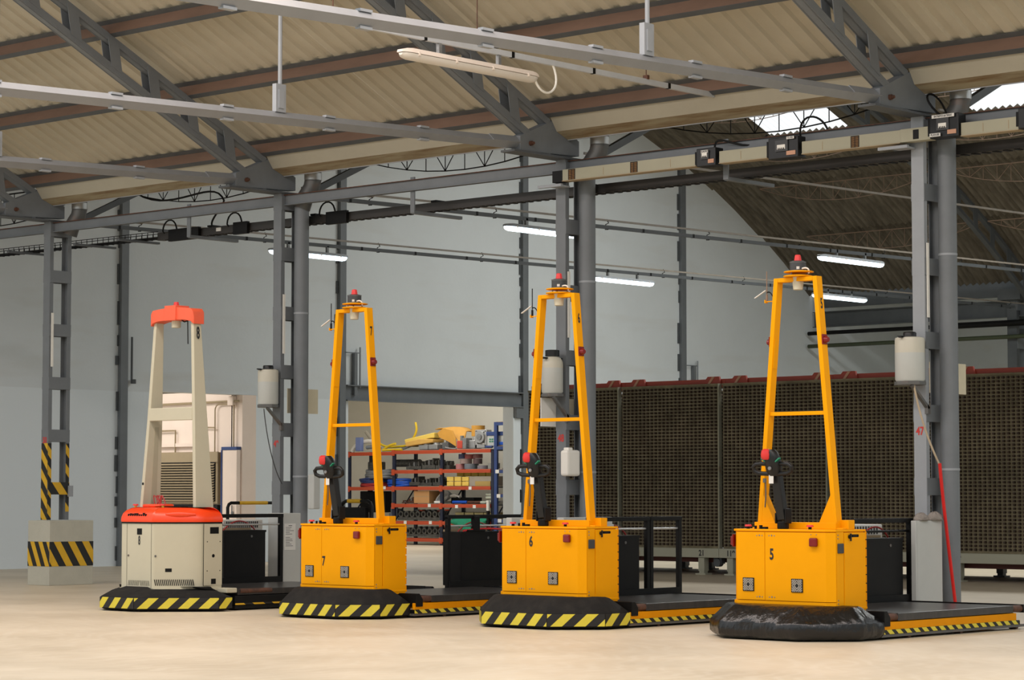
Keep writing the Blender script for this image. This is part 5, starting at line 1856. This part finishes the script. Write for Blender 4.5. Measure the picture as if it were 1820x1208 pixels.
for k in range(6):
    P = [(sx(945) + .2 * cos(a) * (1 - .04 * k), SY + .2 + .1 * sin(a) + .03 * k, sz(760) + .17 * sin(a + .3) * (1 - .08 * k)) for a in [2 * pi * i / 20 for i in range(20)]]
    m.tube(P, .022, 6, closed=True)
it(m, 'white_hose_bundle', mat('white_hose', (196, 196, 194), .5), 'white hose bundle right of the cardboard carton', 'hose', 'things on the third middle shelf', smooth='all')
it(sbox(905, 985, 790, 812), 'white_tray', WHITE, 'white tray under the white hose bundle', 'tray', 'things on the third middle shelf', bevel=.01)
it(pipe2([(1010, 745), (1050, 735), (1095, 755)], .03), 'white_bent_pipe', WHITE, 'white bent pipe right of third upright', 'pipe', 'things on the third right shelf', smooth=True)
# right bay
for i, (c, w, q0, q1, col, lab) in enumerate(((1102, 66, 455, 500, (196, 128, 128), 'pink reel at left on the upper right shelf'), (1200, 95, 455, 500, (116, 122, 130), 'grey blue reel on the upper right shelf'),
                                              (1310, 85, 470, 500, (138, 130, 136), 'low mauve reel on the upper right shelf'), (1400, 80, 450, 500, (150, 150, 144), 'pale grey reel at right on the upper right shelf'),
                                              (1122, 60, 365, 410, (70, 74, 110), 'navy reel in the stack at left'), (1150, 80, 408, 452, (168, 146, 140), 'pale pink reel in the reel stack'),
                                              (1185, 70, 368, 408, (150, 76, 74), 'red reel on top of the reel stack'), (1255, 66, 366, 405, (120, 76, 76), 'dark red reel right of the reel stack'), (1255, 62, 408, 455, (104, 84, 86), 'brown reel beneath the dark red reel'))):
    m = MB().cyl((sx(c), SY + .25, sz(q1)), (sx(c), SY + .25, sz(q0)), w * .00383 / 2, 18)
    it(m, 'reel', mat('reel_%d' % i, col, .6), lab, 'reel', 'reels on the upper right shelf', smooth=True)
for i in range(2):
    for j in range(2):
        for k in range(3):
            if k == 0 and False:
                continue
            c0 = (1030, 1100, 1168)[k] + 0
            q1 = 655 - 44 * j
            y0 = .02 + .22 * i
            it(sbox(c0, c0 + 60, q1 - 40, q1, y0, y0 + .2), 'foam_brick', FOAM, 'yellow foam brick in block, %s column, %s layer, %s row' % (ORD[k], ('lower', 'upper')[j], ('front', 'back')[i]), 'foam', 'yellow foam bricks', bevel=.01)
for k in range(5):
    c0 = 1065 + k * 66
    it(sbox(c0, c0 + 60, 530, 566, .25, .5), 'foam_brick', FOAM, 'yellow foam brick in the raised back row, %s from the left' % ORD[k], 'foam', 'yellow foam bricks at the back', bevel=.01)
it(sbox(1226, 1445, 568, 656, .05, .4), 'grey_carton', mat('grey_carton', (168, 160, 146), .8), 'grey open carton beside the yellow foam bricks', 'box', 'things on the middle right shelf', bevel=.006)
it(sbox(1285, 1420, 612, 656, .03, .05), 'tan_sheet', mat('tan_sheet', (176, 150, 86), .7), 'tan sheet leaning on the grey carton', 'sheet', 'things on the middle right shelf')
it(MB().cyl((sx(1068), SY + .1, sz(800)), (sx(1200), SY + .1, sz(800)), .04, 12), 'blue_roller', BLUEH, 'bright blue roller lying on the third right shelf', 'roller', 'things on the third right shelf', smooth=True)
it(MB().cyl((sx(1205), SY + .1, sz(802)), (sx(1320), SY + .1, sz(802)), .04, 12), 'brown_roller', RUSTC, 'brown roller right of the bright blue roller', 'roller', 'things on the third right shelf', smooth=True)
it(sbox(1000, 1210, 758, 815, .3, .6), 'black_tray', BLACK, 'black tray behind the blue roller', 'tray', 'things on the third right shelf', bevel=.01)
for i, (c, q) in enumerate(((1345, 802), (1395, 730), (1395, 758), (1395, 795))):
    it(MB().cyl((sx(c - 25), SY + .1, sz(q)), (sx(c + 25), SY + .1, sz(q)), .033, 12), 'white_roll', mat('white_roll_%d' % i, (200, 206, 190), .5), ['lone white roll beside the brown roller', 'uppermost white roll at the right upright', 'middle white roll at the right upright', 'lowest white roll at the right upright'][i], 'roll', 'white rolls at the right upright', smooth=True)
m = MB().cyl((sx(1433), SY - .1, sz(875)), (sx(1433), SY - .1, sz(785)), .045, 12)
it(m, 'standing_white_roll', WHITE, 'white roll standing upright before the rack end', 'roll', smooth=True)
m = MB().cyl((sx(1433), SY - .1, 0), (sx(1433), SY - .1, sz(875)), .045, 12)
it(m, 'standing_black_roll', BLACK, 'black roll standing below the white roll at rack end', 'roll', smooth=True)
for k in range(4):
    c0 = (1088, 1175, 1262, 1345)[k]
    t = thing('open_carton', ['leftmost tan carton on the lower right shelf', 'second tan carton on the lower right shelf', 'third tan carton on the lower right shelf', 'rightmost tan carton on the lower right shelf'][k], 'box', (sx(c0 + 35), SY + .3, sz(980)), 'tan cartons on the lower right shelf')
    MB().box(sx(c0), sx(c0 + 78), SY + .1, SY + .5, sz(980), sz(893)).build('carton', mat('tan_carton_%d' % k, (150, 138, 96), .8), t, bevel=.006)
    MB().box(sx(c0 + 2), sx(c0 + 76), SY + .12, SY + .48, sz(892), sz(890)).build('rim', BLACK, t)
R = []
for k in range(10):
    s = k / 9
    R.append([(sx(1100 + 330 * s), SY - .08 + .02 * sin(9 * s + j) - (.1 if j > 2 else 0) + .12 * (j == 0), sz(930 + 0 * s + j * (12 + 16 * sin(pi * s) ** 1.5 * (1 if s > .3 else .4)) + 5 * sin(13 * s + j))) for j in range(6)])
o = it(MB().rings(R, cap=False, closed=False), 'green_cloth', mat('green_cloth', (20, 130, 96), .85, 0, .3, 20), 'green cloth hanging over the lower right shelf', 'cloth', smooth='all')
sd = o.modifiers.new('thick', 'SOLIDIFY')
sd.thickness = .015
for i, c in enumerate((1520, 1550, 1580, 1610)):
    m = MB().bar((sx(c), SY + .15, sz(505)), (sx(c + 18), SY + .15, sz(430)), .03, .05).box(sx(c - 8), sx(c + 20), SY + .1, SY + .2, sz(508), sz(495))
    it(m, 'black_bracket', BLACK, 'black angled bracket, %s from the left on the second blue shelf' % ORD[i], 'bracket', 'black brackets on the blue shelving')
it(sbox(1556, 1640, 650, 725, .05, .35), 'wire_basket', METD, 'grey wire bundle on the third blue shelf', 'basket', 'things on the blue shelving', bevel=.02)
for i in range(3):
    it(MB().cyl((sx(1490 + 50 * i), SY + .05, sz(800)), (sx(1535 + 50 * i), SY + .05, sz(800)), .035, 10), 'dark_bar', METD, 'dark bar stub, %s from the left under the third blue shelf' % ORD[i], 'bar', 'dark bar stubs', smooth=True)
m = MB()
for k in range(3):
    m.tube([(sx(1645) + (.2 - .05 * k) * cos(a), SY + .1, sz(890) + (.26 - .06 * k) * sin(a)) for a in [pi * .5 + pi * i / 12 for i in range(13)]], .022, 6)
it(m, 'white_tyre_hose', WHITE, 'white ribbed hose curve at right end of blue shelving', 'hose', smooth=True)
